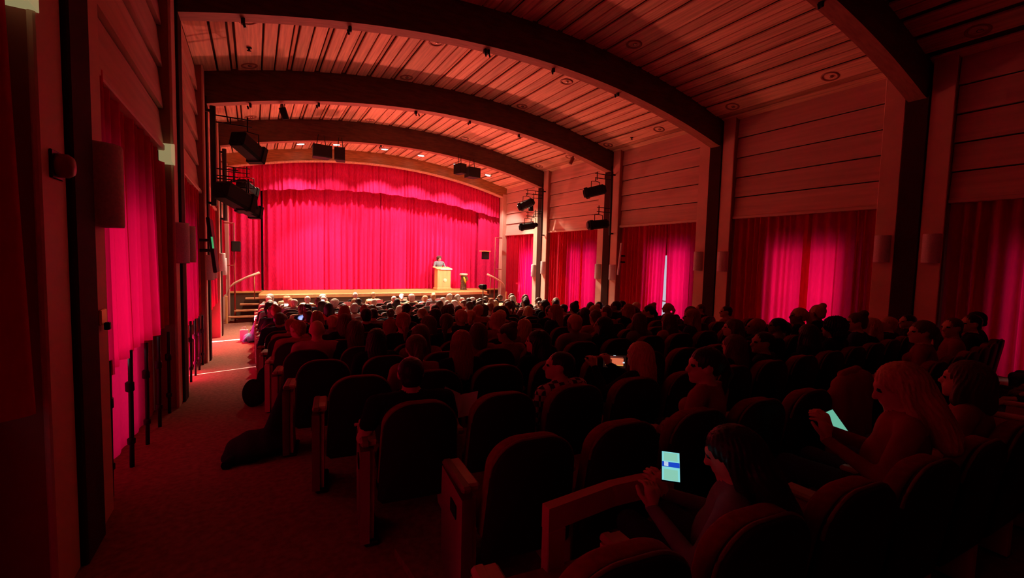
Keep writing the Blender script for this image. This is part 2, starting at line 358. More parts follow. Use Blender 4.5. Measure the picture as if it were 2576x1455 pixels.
# ---------------------------------------------------------------- drapes
def drape(name,p0,p1,ztop,zbot,period,amp,m,label,group=None,seed=0,cols_per=8,gather=None,rows=10,cat='curtain'):
    r=np.random.default_rng(seed); p0=np.array(p0,float); p1=np.array(p1,float); L=np.linalg.norm(p1-p0); d=(p1-p0)/L; nrm=np.array((-d[1],d[0]))
    # irregular folds
    ph=[0]; 
    while ph[-1]<L: ph.append(ph[-1]+period*r.uniform(.6,1.5))
    am=r.uniform(.35,1.6,len(ph)); N=int(L/period*cols_per)+2
    tt=np.linspace(0,L,N); vs=[];fs=[]
    zt=ztop if callable(ztop) else (lambda x:ztop); zb=zbot if callable(zbot) else (lambda x:zbot)
    for j in range(rows+1):
        q=j/rows
        for t_ in tt:
            k=int(np.searchsorted(ph,t_,side='right')-1); k=min(k,len(ph)-2); u=(t_-ph[k])/(ph[k+1]-ph[k])
            off=amp*am[k]*math.sin(2*PI*u)*(.75+.35*q)+amp*.25*math.sin(t_*3.1+q*1.5+seed)
            tx=t_
            if gather: tx=t_+gather(t_/L,q)
            P=p0+d*tx+nrm*off; z=zt(P[0])*(1-q)+zb(P[0])*q
            vs.append((P[0],P[1],z))
    for j in range(rows):
        for i in range(N-1): fs.append((j*N+i,j*N+i+1,(j+1)*N+i+1,(j+1)*N+i))
    b=MB().add(vs,fs,0,True); o=ob(name,b,m)
    return tag(o,label,cat,group)
# main stage curtain, two halves, valance and legs
drape('stage_curtain',(.30,19.72),(4.75,19.72),3.4,-1.39,.22,.07,M_VELVET,'crimson pleated main stage curtain, half away from the lectern','stage curtains',1,rows=4)
drape('stage_curtain',(4.72,19.74),(9.75,19.74),3.4,-1.39,.20,.065,M_VELVET,'crimson pleated main stage curtain, half behind the lectern','stage curtains',2,rows=4)
drape('side_curtain',(XL-.1,19.45),(.22,19.45),3.3,-1.45,.22,.05,M_VAL,'deep red narrow side curtain beside the left stage stairs','stage side curtains',3,rows=4)
drape('side_curtain',(9.42,19.5),(XR+.1,19.45),3.3,-1.45,.3,.02,M_VAL,'deep red narrow side curtain behind the right stage stairs','stage side curtains',4,rows=4)
drape('valance',(XL-.05,19.28),(XR+.05,19.28),lambda x:arch(x)+.1,lambda x:2.72-.55*((x-4.4)/5.5)**2-.02*math.sin(x*9),.15,.04,M_VAL,'short gathered crimson valance hanging along the curved top of the stage','stage curtains',5,rows=3)
# wall drapes: two leaves per bay
bn=['nearest the camera','one bay before the camera row','third bay from the stage','second bay from the stage','bay beside the stage']
ORDB={0:'bay beside the camera',1:'fourth bay from the stage',2:'third bay from the stage',3:'second bay from the stage',4:'bay beside the stage'}
bns=[(-.14,2.93),(3.93,7.0),(8.0,11.05),(12.05,15.2),(16.2,18.88)]
for bi,(a,c) in enumerate(bns):
    mid=[1.4,5.27,9.1,13.1,17.0][bi]; gap=[.0,.0,.014,.0,.05][bi]
    zb=fl((a+c)/2)+.05
    for side,(y0,y1) in enumerate(((a+.02,mid-gap),(mid+gap,c-.02))):
        where='stage-side leaf' if side else 'rear-side leaf'
        g=None
        if gap:
            sgn=-1 if side==0 else 1
            g=(lambda u,q,s=side: (-.06*u*q if s==0 else .06*(1-u)*q))
        yr=y0-(.12 if side==1 and not gap else 0)
        drape('wall_curtain',(CR,yr),(CR,y1),1.26,zb,.17,.055,M_DRAPE,'red curtain, right wall, '+ORDB[bi]+', '+where,'right wall curtains',20+bi*2+side,rows=8,gather=g)
        zl=fl((a+c)/2)+1.0
        lx=-.95 if bi==0 else CL
        if side==1: y0-=.14
        drape('wall_curtain',(lx,y0),(lx,y1),1.26,zl,.26,.06,M_DRAPE,'red curtain, left wall, '+ORDB[bi]+', '+where,'left wall curtains',40+bi*2+side,rows=8)
    # lower cloth and rail posts under the left wall curtains
    b=MB(); cuts={2:[(9.42,9.47),(9.56,9.59)],3:[(14.30,14.42)]}.get(bi,[])
    ed=[a+.02]+[q for ct in cuts for q in ct]+[c-.02]
    for e0,e1 in zip(ed[::2],ed[1::2]):
        N=max(2,int((e1-e0)/.08)); v=[];f=[]
        for i in range(N+1):
            y=e0+(e1-e0)*i/N; x=CL-.12+.012*math.sin(y*17); v+=[(x,y,fl((a+c)/2)+1.04),(x,y,fl(y)+.0)]
        for i in range(N): f.append((2*i,2*i+2,2*i+3,2*i+1))
        b.add(v,f,0,True)
    tag(ob('lower_drape',b,M_SKIRT),'thin red lower cloth under the left wall curtain, '+ORDB[bi],'curtain','left wall lower cloths')
    if bi in (1,2):
        n=5
        for k in range(n):
            y=a+.25+(c-a-.5)*k/(n-1); z0=fl(y)
            t=thing('rail_post','dark slim post, left wall, '+ORDB[bi]+', '+ORD[k+1]+' from its camera end','post',(CL+.06,y,z0),group='posts below the left curtains')
            ob('shaft',MB().tube([(0,0,0),(.01,0,1.02)],.018,8),M_METAL,parent=t)
            ob('collar',MB().lathe([(.02,.66),(.032,.67),(.032,.74),(.02,.75)],n=10),M_METAL,parent=t)
            ob('collar',MB().lathe([(.02,.2),(.03,.21),(.03,.25),(.02,.26)],n=10),M_METAL,parent=t)
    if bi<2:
        # emissive block imitating daylight through the gap at the curtain's top end
        gap_glow=thing('daylight_gap','pale yellow daylight gap above curtain end, left wall, '+ORDB[bi],'lamp',(XL-.02,c-.12,1.19),group='daylight gaps on left wall')
        ob('shade',MB().prism([(-.16,-.1),(.14,-.1),(.14,.16),(-.16,.1)],-.09,.03,plane='yz'),M_DAYGAP,parent=gap_glow)  # the glowing block itself, not a lamp shade
        ob('bracket',MB().box((-.10,0,.0),(.04,.26,.2),bev=.01),M_METAL,parent=gap_glow)  # added dark backing for the glow

# ---------------------------------------------------------------- sconces on pilasters
def sconce(x,y,z,s,label):
    t=thing('wall_sconce',label,'lamp',(x,y,z),group='half-round sconces on pilasters')
    a0=-PI/2 if s<0 else PI/2
    ob('shade',MB().lathe([(.06,0),(.125,0),(.13,.015),(.13,.505),(.125,.52),(.06,.52)],n=12,arc=PI,a0=a0),M_SCONCE,parent=t)
    ob('back_plate',MB().box((-s*-.0,0,.26),(.025,.24,.50),bev=.005),M_METAL,parent=t)
for fi,Y in enumerate(FRAMES[1:]):
    zt=[.15,-.14,-.56,-.66][fi]
    for s,x in ((-1,XL),(1,XR)):
        for d in (-1,1):
            if s<0 and d<0 and fi==0: continue
            side='left' if s<0 else 'right'
            z=zt if not (fi==3 and d<0) else zt+.15
            sconce(x,Y+d*.36,z,s,'grey half-round sconce, %s wall, %s side of the %s beam from the stage'%(side,'far' if d>0 else 'near',ORD[4-fi]))
t=thing('alarm_box','small round red alarm fitting on the left pilaster nearest the camera','alarm',(XL+.0,3.10,.42))
ob('body',MB().lathe([(0,0),(.055,0),(.06,.01),(.06,.05),(.045,.07),(0,.075)],n=14,axis=Matrix.Rotation(PI/2,3,'Y')),mat('alarm_red',(.3,.02,.02),.4),parent=t)
ob('back_plate',MB().box((.006,0,0),(.012,.15,.14),bev=.004),M_METAL,parent=t)
t=thing('light_switch','small brass switch plate on the left pilaster before the lower posts','switch',(XL+.0,3.78,-.43))
ob('plate',MB().box((.008,0,0),(.016,.12,.10),bev=.005),mat('brass',(.75,.5,.15),.35,metal=.6),parent=t)
ob('toggle',MB().box((.03,0,-.06),(.03,.04,.05),bev=.005),M_METAL,parent=t)
# flat screens seen edge-on
for s,x,lab in ((-1,XL,'slim dark wall screen seen edge-on with green light on left wall'),(1,XR,'thin pale upright bar tilted off the pilaster on right wall')):
    t=thing('wall_screen' if s<0 else 'upright_bar',lab,'screen' if s<0 else 'bar',(x-s*.16,10.45 if s<0 else 10.72,.15),group=None)
    rt=Matrix.Rotation(s*.10,3,'Y')
    ob('panel',MB().box((0,0,0),(.06,.75 if s<0 else .06,1.05),rt,bev=.012),M_BLACK if s<0 else M_SCONCE,parent=t)
    ob('bracket',MB().tube([(0,0,.1),(s*.22,0,.1)],.03).tube([(0,0,-.1),(s*.22,0,-.1)],.03),M_METAL,parent=t)
    if s<0: ob('green_light',MB().box((.02,-.38,.05),(.03,.01,.22),rt),mat('green_led',(.1,.4,.15),.5,emit=(.05,.6,.2),estr=.6),parent=t)

# ---------------------------------------------------------------- recessed ceiling lights
def can(x,y,lab,lit=False,grp='unlit recessed ceiling lights',r=.13):
    sl=-2*.80*(x-4.75)/5.7**2; t=thing('ceiling_light',lab,'ceiling light',(x,y,ceil_z(x)-.008-(.24 if y>15.8 else 0)),group=grp); t.rotation_euler=(0,-math.atan(sl),0)
    ob('rim',MB().lathe([(r+.03,.012),(r+.03,-.006),(r,-.014),(r-.015,.0),(r-.02,.012)],n=24),M_CANRIM,parent=t)
    if lit: ob('diffuser',MB().lathe([(r-.01,.004),(r*.6,-.004),(0,-.008)],n=24),M_GLASS,parent=t)
    else:
        ob('reflector',MB().lathe([(r-.02,.008),(r*.8,.012),(.05,.014),(0,.014)],n=24),mat('downlight_hollow',(.12,.04,.03),.4),parent=t)
        ob('bulb',MB().lathe([(0,-.022),(.03,-.02),(.045,-.005),(.035,.012)],(.01,-.02,0),n=12),M_CANIN,parent=t)
bayn={0:'bay over the stage front',1:'second bay from the stage',2:'third bay from the stage',3:'fourth bay from the stage',4:'bay over the rear seats'}
cn=['left wall','middle, left one','middle, right one','right wall']
for bi,yl in ((1,(15.2,13.2)),(2,(11.15,9.05)),(3,(6.8,4.7)),(4,(2.6,.7))):
    for x,q in zip(CANS,cn):
        for y,qq in zip(yl,('far row','near row')):
            can(x,y,'unlit round recessed ceiling light, %s, %s, %s'%(bayn[bi],q,qq))
for i,(x,y,z) in enumerate(LIT+[(2.72,18.05,4.2)]):
    can(x,y,'glowing round recessed ceiling light before the stage, %s'%('farthest left','above the middle of the curtain','second right of the middle','beside the right speaker pair','farthest right','behind the left speaker pair')[i],True,'lit recessed ceiling lights',.15)
for i,(x,y) in enumerate(((-.05,10.2),(10.02,10.1))):
    t=thing('sprinkler','tiny dark sprinkler head in the third ceiling bay from the stage near the %s wall'%('left','right')[i],'sprinkler',(x,y,ceil_z(x)-.01),group='ceiling sprinklers')
    ob('head',MB().lathe([(.05,.01),(.05,-.005),(.02,-.01),(.02,-.05),(.04,-.055),(0,-.06)],n=12),M_METAL,parent=t)

# ---------------------------------------------------------------- loudspeakers under the beam nearest the stage
def hung_speaker(x,y,z,w_,h_,rz,lab):
    t=thing('loudspeaker',lab,'speaker',(x,y,z),rz,group='black loudspeakers under the stage-side beam')
    ob('cabinet',MB().prism([(-w_/2,-.22),(w_/2,-.22),(w_*.4,.2),(-w_*.4,.2)],-h_/2,h_/2,plane='xy'),M_BLACK,parent=t)
    ob('grille',MB().box((0,-.225,0),(w_*.94,.02,h_*.93),bev=.006),M_METAL,parent=t)
    ob('hanger',MB().tube([(-w_*.25,0,h_/2),(-w_*.15,0,h_/2+.35)],.012,6).tube([(w_*.25,0,h_/2),(w_*.15,0,h_/2+.35)],.012,6),M_METAL,parent=t)
hung_speaker(1.86,15.35,3.28,.56,.38,.1,'wide black loudspeaker of the pair hanging left of the stage middle')
hung_speaker(2.43,15.35,3.27,.32,.40,-.25,'narrow black loudspeaker of the pair hanging left of the stage middle')
hung_speaker(6.62,15.4,3.35,.30,.36,.3,'narrow black loudspeaker of the pair hanging right of the stage middle')
hung_speaker(7.12,15.4,3.27,.50,.36,.15,'wide black loudspeaker of the pair hanging right of the stage middle')
def small_speaker(x,y,z,lab,top):
    t=thing('loudspeaker',lab,'speaker',(x,y,z),group='small speakers beside the stage')
    ob('cabinet',MB().box((0,0,0),(.28,.26,.36),bev=.015),M_BLACK,parent=t)
    ob('grille',MB().box((0,-.135,-.01),(.24,.015,.30),bev=.004),M_METAL,parent=t)
    if top: ob('shelf',MB().box((-.02,0,.20),(.46,.34,.035),bev=.008),M_OAK,parent=t)
small_speaker(-.56,18.5,.26,'small black speaker on the pole beside the left stage stairs',False)
small_speaker(9.46,18.75,.22,'small black speaker under a pale shelf beside the right of the stage',True)
# pipe stands
for x,y,s,lab in ((-.62,18.62,1,'thin red-lit pipe frame beside the left side curtain'),(9.95,18.7,-1,'thin pale pipe frame against the right stage jamb')):
    t=thing('pipe_frame',lab,'pipe frame',(x,y,0))
    ob('upright',MB().tube([(0,0,-2.44),(0,0,1.1)],.028,8),mat('red_pipe',(.4,.06,.05),.5),parent=t)
    for zz in (1.08,-.42): ob('crossbar',MB().tube([(0,0,zz),(-.36*s if s>0 else .36,0,zz)],.022,8),mat('red_pipe',(.4,.06,.05),.5),parent=t)

# ---------------------------------------------------------------- stage lights on arms
def fixture(t,x,y,z,sz,az,pitch,tophook):
    rot=Matrix.Rotation(az,3,'Z')@Matrix.Rotation(pitch,3,'X')
    L,h_=.66*sz,.30*sz
    o=ob('lamp_body',MB().box((0,0,0),(h_,L,h_),bev=.05).box((0,L*.42,0),(h_*1.12,L*.2,h_*1.12),bev=.02).tube([(0,L/2-.02,0),(0,L/2+.06,0)],h_*.42,14).box((0,-L*.42,0),(h_*.8,L*.25,h_*.8),bev=.04),M_BLACK,parent=t,loc=(x,y,z)); o.rotation_euler=rot.to_euler()
    ob('yoke',MB().tube([(x-h_*.6,y,z),(x-h_*.6,y,z+.30),(x,y,z+.33),(x+h_*.6,y,z+.30),(x+h_*.6,y,z)],.014,6).tube([(x,y,z+.33),(x,y,tophook)],.016,6),M_METAL,parent=t)
def rig(side,Y,items,zb,zt,lab):
    s=-1 if side<0 else 1; xp=(XL+.14) if side<0 else (XR-.14)
    t=thing('light_rig',lab,'stage light',(0,0,0),group='stage light rigs on side columns')
    ob('pole',MB().tube([(xp,Y,zb),(xp,Y,zt)],.04 if side>0 else .055,8),M_METAL,parent=t)
    for zz in (zb+.05,zt-.1): ob('pole_bracket',MB().box((xp+s*.065,Y,zz),(.13,.05,.05)),M_METAL,parent=t)
    for (dx,dy,z,sz,az,pt) in items:
        x=xp-s*dx; 
        ob('arm',MB().tube([(xp,Y,z+.42),(x-s*.08,Y+dy*.3,z+.42)],.014,6).tube([(xp,Y,z+.56),(x-s*.08,Y+dy*.3,z+.56)],.014,6).tube([(x,Y+dy*.3,z+.36),(x,Y+dy*.3,z+.62)],.016,6).tube([((xp+x)/2,Y,z+.42),((xp+x)/2,Y,z+.56)],.014,6),M_METAL,parent=t)
        fixture(t,x,Y+dy,z,sz,az,pt,z+.45)
rig(-1,11.28,[(.62,.1,2.32,1.15,-.62,-.33),(.36,.05,1.22,1.25,-.7,-.30),(.62,.35,1.02,.9,-.6,-.25)],1.0,3.05,'black stage lights on arms from the left column, second beam from the stage')
rig(1,11.25,[(.62,.1,2.36,1.0,.75,-.22),(.52,0,1.27,.95,1.15,-.12)],.95,3.05,'black stage lights on arms from the right column, second beam from the stage')
rig(-1,15.35,[(.55,.1,1.95,1.0,-.6,-.35)],.95,3.0,'black stage light on arm from the left column, beam nearest the stage')
rig(1,15.35,[(.72,.1,2.32,.95,.7,-.4),(.38,.3,2.18,.6,-.6,.2),(.70,0,1.42,.9,.9,-.15),(.30,.2,1.50,.6,.5,-.1)],1.05,3.0,'cluster of black stage lights on the right column beside the stage bay')
t=thing('track_light','small black spotlight clamped under the second beam near the left wall','stage light',(.58,11.6,arch(.58)-.02))
ob('lamp_body',MB().tube([(0,0,-.08),(.08,.05,-.32)],.075,12),M_BLACK,parent=t); ob('bracket',MB().tube([(0,0,0),(0,0,-.1)],.02,6),M_METAL,parent=t)
t=thing('track_light','small pale spotlight clamped under the second beam near the right wall','stage light',(8.95,11.6,arch(8.95)-.02))
ob('lamp_body',MB().tube([(0,0,-.06),(-.08,.05,-.26)],.06,12),M_CANRIM,parent=t); ob('bracket',MB().tube([(0,0,0),(0,0,-.1)],.02,6),M_METAL,parent=t)

# ---------------------------------------------------------------- stage
t=thing('stage','raised stage with pale varnished wooden deck and dark riser','stage')
deck=[(.12,17.62),(.12,18.05),(.28,19.3),(XL-.05,19.3),(XL-.05,20.9),(XR+.05,20.9),(XR+.05,19.3),(9.2,19.3),(9.1,17.85),(7.6,17.62)]
ob('deck',MB().prism(deck[::-1],-1.46,-1.40,plane='xy'),M_STAGE,parent=t)
ob('nosing',MB().box((3.86,17.59,-1.47),(7.5,.05,.13),bev=.01).box((8.36,17.715,-1.47),(1.54,.05,.13),Matrix.Rotation(.152,3,'Z'),bev=.01),M_OAK,parent=t)
r_=[(.14,17.66),(.14,18.1),(.3,19.34),(XL-.05,19.34),(XL-.05,20.8),(XR+.05,20.8),(XR+.05,19.34),(9.18,19.34),(9.06,17.88),(7.6,17.66)]
ob('riser_panel',MB().prism(r_[::-1],-2.45,-1.46,plane='xy'),M_RISER,parent=t)
for s,x0,lab in ((1,-.86,'open wooden stairs with slanting handrail at the left end of the stage'),(-1,10.35,'wooden stairs with slanting white handrail at the right end of the stage')):
    t=thing('stage_stairs',lab,'stairs',(x0,18.35,-2.45),group=None)
    for k in range(4):
        xa=.04+.17*k; ob('tread',MB().box((s*(xa+1.12)/2,.12+.22*k,.2*(k+1)),(1.12-xa,.34,.05),bev=.008),M_TREAD,parent=t)
    ob('back_panel',MB().box((s*.56,1.04,.5),(1.1,.04,1.0)),M_RISER,parent=t)
    ob('newel_post',MB().box((s*.0,-.12,.48),(.07,.07,.98),bev=.008),M_OAK,parent=t)
    ob('handrail',MB().tube([(s*.02,-.1,.98),(s*.10,-.1,1.28),(s*.25,-.1,1.42),(s*.62,-.1,1.63),(s*1.02,-.1,1.80)],[.012,.02,.04,.035,.045],8),mat('pale_handrail',(.85,.6,.42),.4),parent=t)
    ob('baluster',MB().tube([(s*.85,-.1,1.70),(s*.85,-.06,.85)],.016,6),M_TREAD,parent=t)
# lectern
t=thing('lectern','light oak lectern with white-edged slanted top and round emblem on stage','lectern',(7.42,19.0,-1.40))
ob('body',MB().box((0,0,.51),(.62,.45,.86),bev=.015),M_OAK,parent=t)
ob('plinth',MB().box((0,0,.05),(.70,.52,.10),bev=.015),M_OAK,parent=t)
ob('corner_post',MB().box((-.30,-.2,.5),(.07,.07,.88),bev=.01),M_OAK,parent=t)
ob('reading_top',MB().box((0,.02,.985),(.76,.55,.05),Matrix.Rotation(.14,3,'X'),bev=.012),M_OAK,parent=t)
ob('top_edge',MB().box((.07,-.27,.945),(.56,.03,.06),bev=.006),M_WHITE,parent=t)
ob('emblem',MB().lathe([(0,0),(.075,0),(.085,.008),(.06,.014),(0,.014)],(.03,-.225,.44),n=24,axis=Matrix.Rotation(PI/2,3,'X')).lathe([(0,.014),(.03,.02),(.03,.014)],(.03,-.225,.44),n=16,axis=Matrix.Rotation(PI/2,3,'X')),mat('emblem_gilt',(.95,.68,.38),.4),parent=t)
ob('microphone',MB().tube([(.0,.1,1.0),(.02,-.02,1.16),(.0,-.08,1.22)],[.008,.008,.018],6),M_METAL,parent=t)
# carved pedestal
t=thing('carved_pedestal','dark carved wooden pedestal with yellow sash and round top beside the lectern','pedestal',(8.42,18.9,-1.40))
ob('trunk',MB().lathe([(0,0),(.15,0),(.17,.03),(.13,.06),(.15,.18),(.12,.30),(.15,.42),(.11,.52),(.14,.60),(.10,.66)],n=14),mat('carved_wood',(.13,.06,.03),.5,noise=.6,scale=14,bump=.5),parent=t)
ob('top_disc',MB().lathe([(0,.66),(.17,.66),(.19,.69),(.19,.73),(.15,.75),(0,.75)],n=18),mat('pale_disc',(.62,.5,.36),.5,noise=.3,scale=20),parent=t)
ob('sash',MB().tube([(-.05,-.14,.60),(-.02,-.165,.48),(.04,-.15,.36),(.0,-.165,.28)],[.03,.05,.045,.02],8),mat('yellow_cloth',(.72,.52,.03),.7),parent=t)
ob('leaf_tuft',MB().tube([(.10,-.1,.62),(.14,-.14,.50),(.10,-.16,.40)],[.02,.035,.01],6),mat('leaf_green',(.10,.22,.04),.6),parent=t)

# ---------------------------------------------------------------- theatre seats
YK=[.95,1.87,2.62]+[3.42+.85*i for i in range(16)]
def row_start(Y): return float(np.interp(Y,[0.9,1.0,1.87,2.62,3.45,4.3,7,12,17],[.68,.68,.92,.61,.42,.27,.1,.05,.05]))
NR=len(YK)
SEATS={}
for k,Y0 in enumerate(YK):
    s0=row_start(Y0); i=0
    while True:
        x=s0+.27+.55*i
        if x>(8.3 if k>2 else 8.6): break
        SEATS[(k,i)]=(x,Y0+((5-x)**2)/60-.27,math.atan((x-5)/30)); i+=1
def seat_back_outline(wb,wt,z0,z1,n=10):
    pts=[(-wb,z0+.03),(-wb+.03,z0),(wb-.03,z0),(wb,z0+.03)]
    rr=wt*.75
    for i in range(n+1):
        a=i/n*PI/2; pts.append((wt-rr+rr*math.cos(a),z1-.17+.17*math.sin(a)))
    for i in range(n+1):
        a=PI/2+i/n*PI/2; pts.append((-wt+rr+rr*math.cos(a),z1-.17+.17*math.sin(a)))
    return pts
def leaned(poly,y0,y1,lean=.14,zr=.25,puff=0,m=0):
    b=MB(); n=len(poly)
    cx=0; cz=sum(p[1] for p in poly)/n
    def P(a,z,y): return (a,y-(z-zr)*lean,z)
    rings=[(.96,y0),(1,y0+.012),(1,y1-.012),(.96,y1)]
    v=[]; f=[]
    for sc_,y in rings:
        for a,z in poly: v.append(P(a*sc_,cz+(z-cz)*sc_,y))
    for r in range(3):
        for i in range(n): f.append((r*n+i,(r+1)*n+i,(r+1)*n+(i+1)%n,r*n+(i+1)%n))
    v.append(P(0,cz,y0-puff*.5)); v.append(P(0,cz,y1+puff)); c0=len(v)-2
    for i in range(n): f.append((c0,i,(i+1)%n)); f.append((c0+1,3*n+(i+1)%n,3*n+i))
    return b.add(v,f,m,True)
proto=thing('theatre_seat','proto','seat',(0,0,0),group='theatre seats in rows')
ol=seat_back_outline(.245,.225,.27,.90)
ob('back_shell',leaned(ol,-.035,.012),M_SHELL,parent=proto)
ob('backrest',leaned([(a*.995,.37+(z-.27)*.835) for a,z in ol],.013,.085,puff=.015),M_SEATF,parent=proto)
ob('piping',MB().tube([(a*1.005,-.01-(z-.25)*.14,z+.002) for a,z in ol[3:]],.008,6,cap=False),M_EDGE,parent=proto)
b=MB().box((0,.30,.42),(.46,.44,.11),bev=.035)
ob('seat',b,M_SEATF,parent=proto)
ob('seat_pan',MB().box((0,.30,.355),(.42,.40,.04),bev=.01),M_SHELL,parent=proto)
ob('armrest',MB().box((-.275,.20,.63),(.07,.36,.04),Matrix.Rotation(-.06,3,'X'),bev=.012),M_ARM,parent=proto)
ob('standard',MB().prism([(.02,.0),(.30,.0),(.32,.05),(.22,.20),(.30,.52),(.34,.60),(.02,.60),(.0,.3)],-.287,-.262,plane='yz'),M_END,parent=proto)
ob('foot',MB().box((-.275,.16,.02),(.09,.36,.03),bev=.01),M_METAL,parent=proto)
def seat_label(k,i):
    r=NR-k
    return 'dark burgundy theatre seat, %s from the left aisle, %s row from the stage'%(ORD[i+1],ORD[r])
first=True
for (k,i),(x,y,rz) in SEATS.items():
    z=fl(y+.25)
    if first: proto.location=(x,y,z); proto.rotation_euler[2]=rz; proto['label']=seat_label(k,i); first=False; r=proto
    else: r=copy_tree(proto,(x,y,z),rz,seat_label(k,i))
    if (k,i+1) not in SEATS:
        a=MB().box((.275,.20,.63),(.07,.36,.04),Matrix.Rotation(-.06,3,'X'),bev=.012); ob('armrest',a,M_ARM,parent=r)
        ob('standard',MB().prism([(.02,.0),(.30,.0),(.32,.05),(.22,.20),(.30,.52),(.34,.60),(.02,.60),(.0,.3)],.262,.287,plane='yz'),M_END,parent=r)
    if i==0 and k<6:
        # solid aisle end panel with cover and small fittings
        e=MB().prism([(-.02,.03),(.30,.03),(.36,.14),(.38,.45),(.37,.61),(-.02,.61)],-.345,-.29,plane='yz'); ob('end_panel',e,M_END,parent=r)
        ob('number_plate',MB().box((-.349,.12,.50),(.006,.10,.07),bev=.002),M_METAL,parent=r)
        ob('end_cap',MB().box((-.315,.19,.635),(.055,.40,.035),Matrix.Rotation(-.06,3,'X'),bev=.012),M_ARM,parent=r)

# ---------------------------------------------------------------- people (one continuous surface per body)
def d_ell(P,c,r,rot=None):
    q=P-np.array(c)
    if rot is not None: q=q@rot
    r=np.array(r); k0=np.sqrt(((q/r)**2).sum(-1))+1e-9; k1=np.sqrt(((q/r**2)**2).sum(-1))+1e-9
    return k0*(k0-1)/k1
def d_cap(P,a,b,ra,rb):
    a=np.array(a,float); b=np.array(b,float); ab=b-a; t=np.clip(((P-a)@ab)/(ab@ab),0,1)
    return np.sqrt((((P-a)-t[...,None]*ab)**2).sum(-1))-(ra+(rb-ra)*t)
def prim_d(P,p):
    return d_ell(P,p[1],p[2],p[5] if len(p)>5 else None) if p[0]=='e' else d_cap(P,p[1],p[2],p[3],p[4])
def nets(prims,h,k=.02,subs=(),post=None):
    lo=np.array([1e9]*3); hi=-lo
    bb=[]
    for p in prims:
        if p[0]=='e': m_=max(p[2]); a=np.array(p[1])-m_; c=np.array(p[1])+m_
        else:
            m_=max(p[3],p[4]); a=np.minimum(p[1],p[2])-m_; c=np.maximum(p[1],p[2])+m_
        bb.append((a-.03-h,c+.03+h)); lo=np.minimum(lo,a); hi=np.maximum(hi,c)
    lo-=3*h; hi+=3*h; n=np.ceil((hi-lo)/h).astype(int)+1
    ax=[lo[i]+h*np.arange(n[i]) for i in range(3)]; F=np.full(n,.3)
    def grid(sl): return np.stack(np.meshgrid(ax[0][sl[0]],ax[1][sl[1]],ax[2][sl[2]],indexing='ij'),-1)
    for p,(a,c) in zip(prims,bb):
        sl=tuple(slice(max(0,int((a[i]-lo[i])/h)),min(n[i],int((c[i]-lo[i])/h)+2)) for i in range(3))
        d=prim_d(grid(sl),p); A=F[sl]; kk=.004 if isinstance(p[-1],str) else k
        hh=np.clip(.5+.5*(A-d)/kk,0,1); F[sl]=A*(1-hh)+d*hh-kk*hh*(1-hh)
    if subs or post:
        G=grid((slice(None),)*3)
        if post: F=post(G,F)
        for p in subs: F=np.maximum(F,-prim_d(G,p))
    S=F<0; c=[a-1 for a in n]
    cs=np.zeros(c,int); acc=np.zeros((*c,3)); cnt=np.zeros(c)
    corner=[(i,j,l) for i in(0,1) for j in(0,1) for l in(0,1)]
    g=lambda A,o: A[o[0]:o[0]+c[0],o[1]:o[1]+c[1],o[2]:o[2]+c[2]]
    for o in corner: cs+=g(S,o)
    for o in corner:
        for axx in range(3):
            if o[axx]==0:
                o2=list(o); o2[axx]=1; fa=g(F,o); fb=g(F,o2); cr=(fa<0)!=(fb<0); t=np.where(cr,fa/np.where(cr,fa-fb,1),0)
                for d_ in range(3): acc[...,d_]+=np.where(cr,o[d_]+(t if d_==axx else 0),0)
                cnt+=cr
    mk=(cs>0)&(cs<8); idx=-np.ones(c,int); idx[mk]=np.arange(mk.sum())
    I=np.argwhere(mk); V=lo+h*(I+acc[mk]/cnt[mk][:,None])
    Fs=[]
    for axx in range(3):
        A=np.moveaxis(S,axx,0); X=np.moveaxis(idx,axx,0)
        s0=A[:-1,1:-1,1:-1]; s1=A[1:,1:-1,1:-1]; e=s0!=s1
        q=[X[:,:-1,:-1],X[:,1:,:-1],X[:,1:,1:],X[:,:-1,1:]]
        Q=np.stack([a[e] for a in q],-1); fl_=s1[e] if axx!=1 else ~s1[e]
        Q[fl_]=Q[fl_][:,::-1]; Fs.append(Q)
    return V,np.concatenate(Fs)
def rotz(a): c,s=math.cos(a),math.sin(a); return np.array(((c,-s,0),(s,c,0),(0,0,1)))
def rotx(a): c,s=math.cos(a),math.sin(a); return np.array(((1,0,0),(0,c,-s),(0,s,c)))
def head_prims(H,Rm):
    T=lambda p: tuple(np.array(H)+Rm@np.array(p)); E=lambda c,r,m: ('e',T(c),r,0,m,Rm)
    L=[E((0,-.012,.028),(.076,.096,.088),0),E((0,.028,-.035),(.058,.064,.078),0),('c',T((0,.078,-.092)),T((0,.070,-.088)),.022,.022,0),
       ('c',T((0,.090,.012)),T((0,.112,-.026)),.009,.014,0),E((0,.088,-.058),(.024,.014,.010),0),E((0,.078,.034),(.048,.016,.010),0),
       E((.074,-.005,-.005),(.012,.022,.032),0),E((-.074,-.005,-.005),(.012,.022,.032),0),E((.031,.083,.010),(.012,.008,.007),3),E((-.031,.083,.010),(.012,.008,.007),3)]
    return [p if p[0]=='e' else (p[0],p[1],p[2],p[3],p[4],p[5]) for p in L]
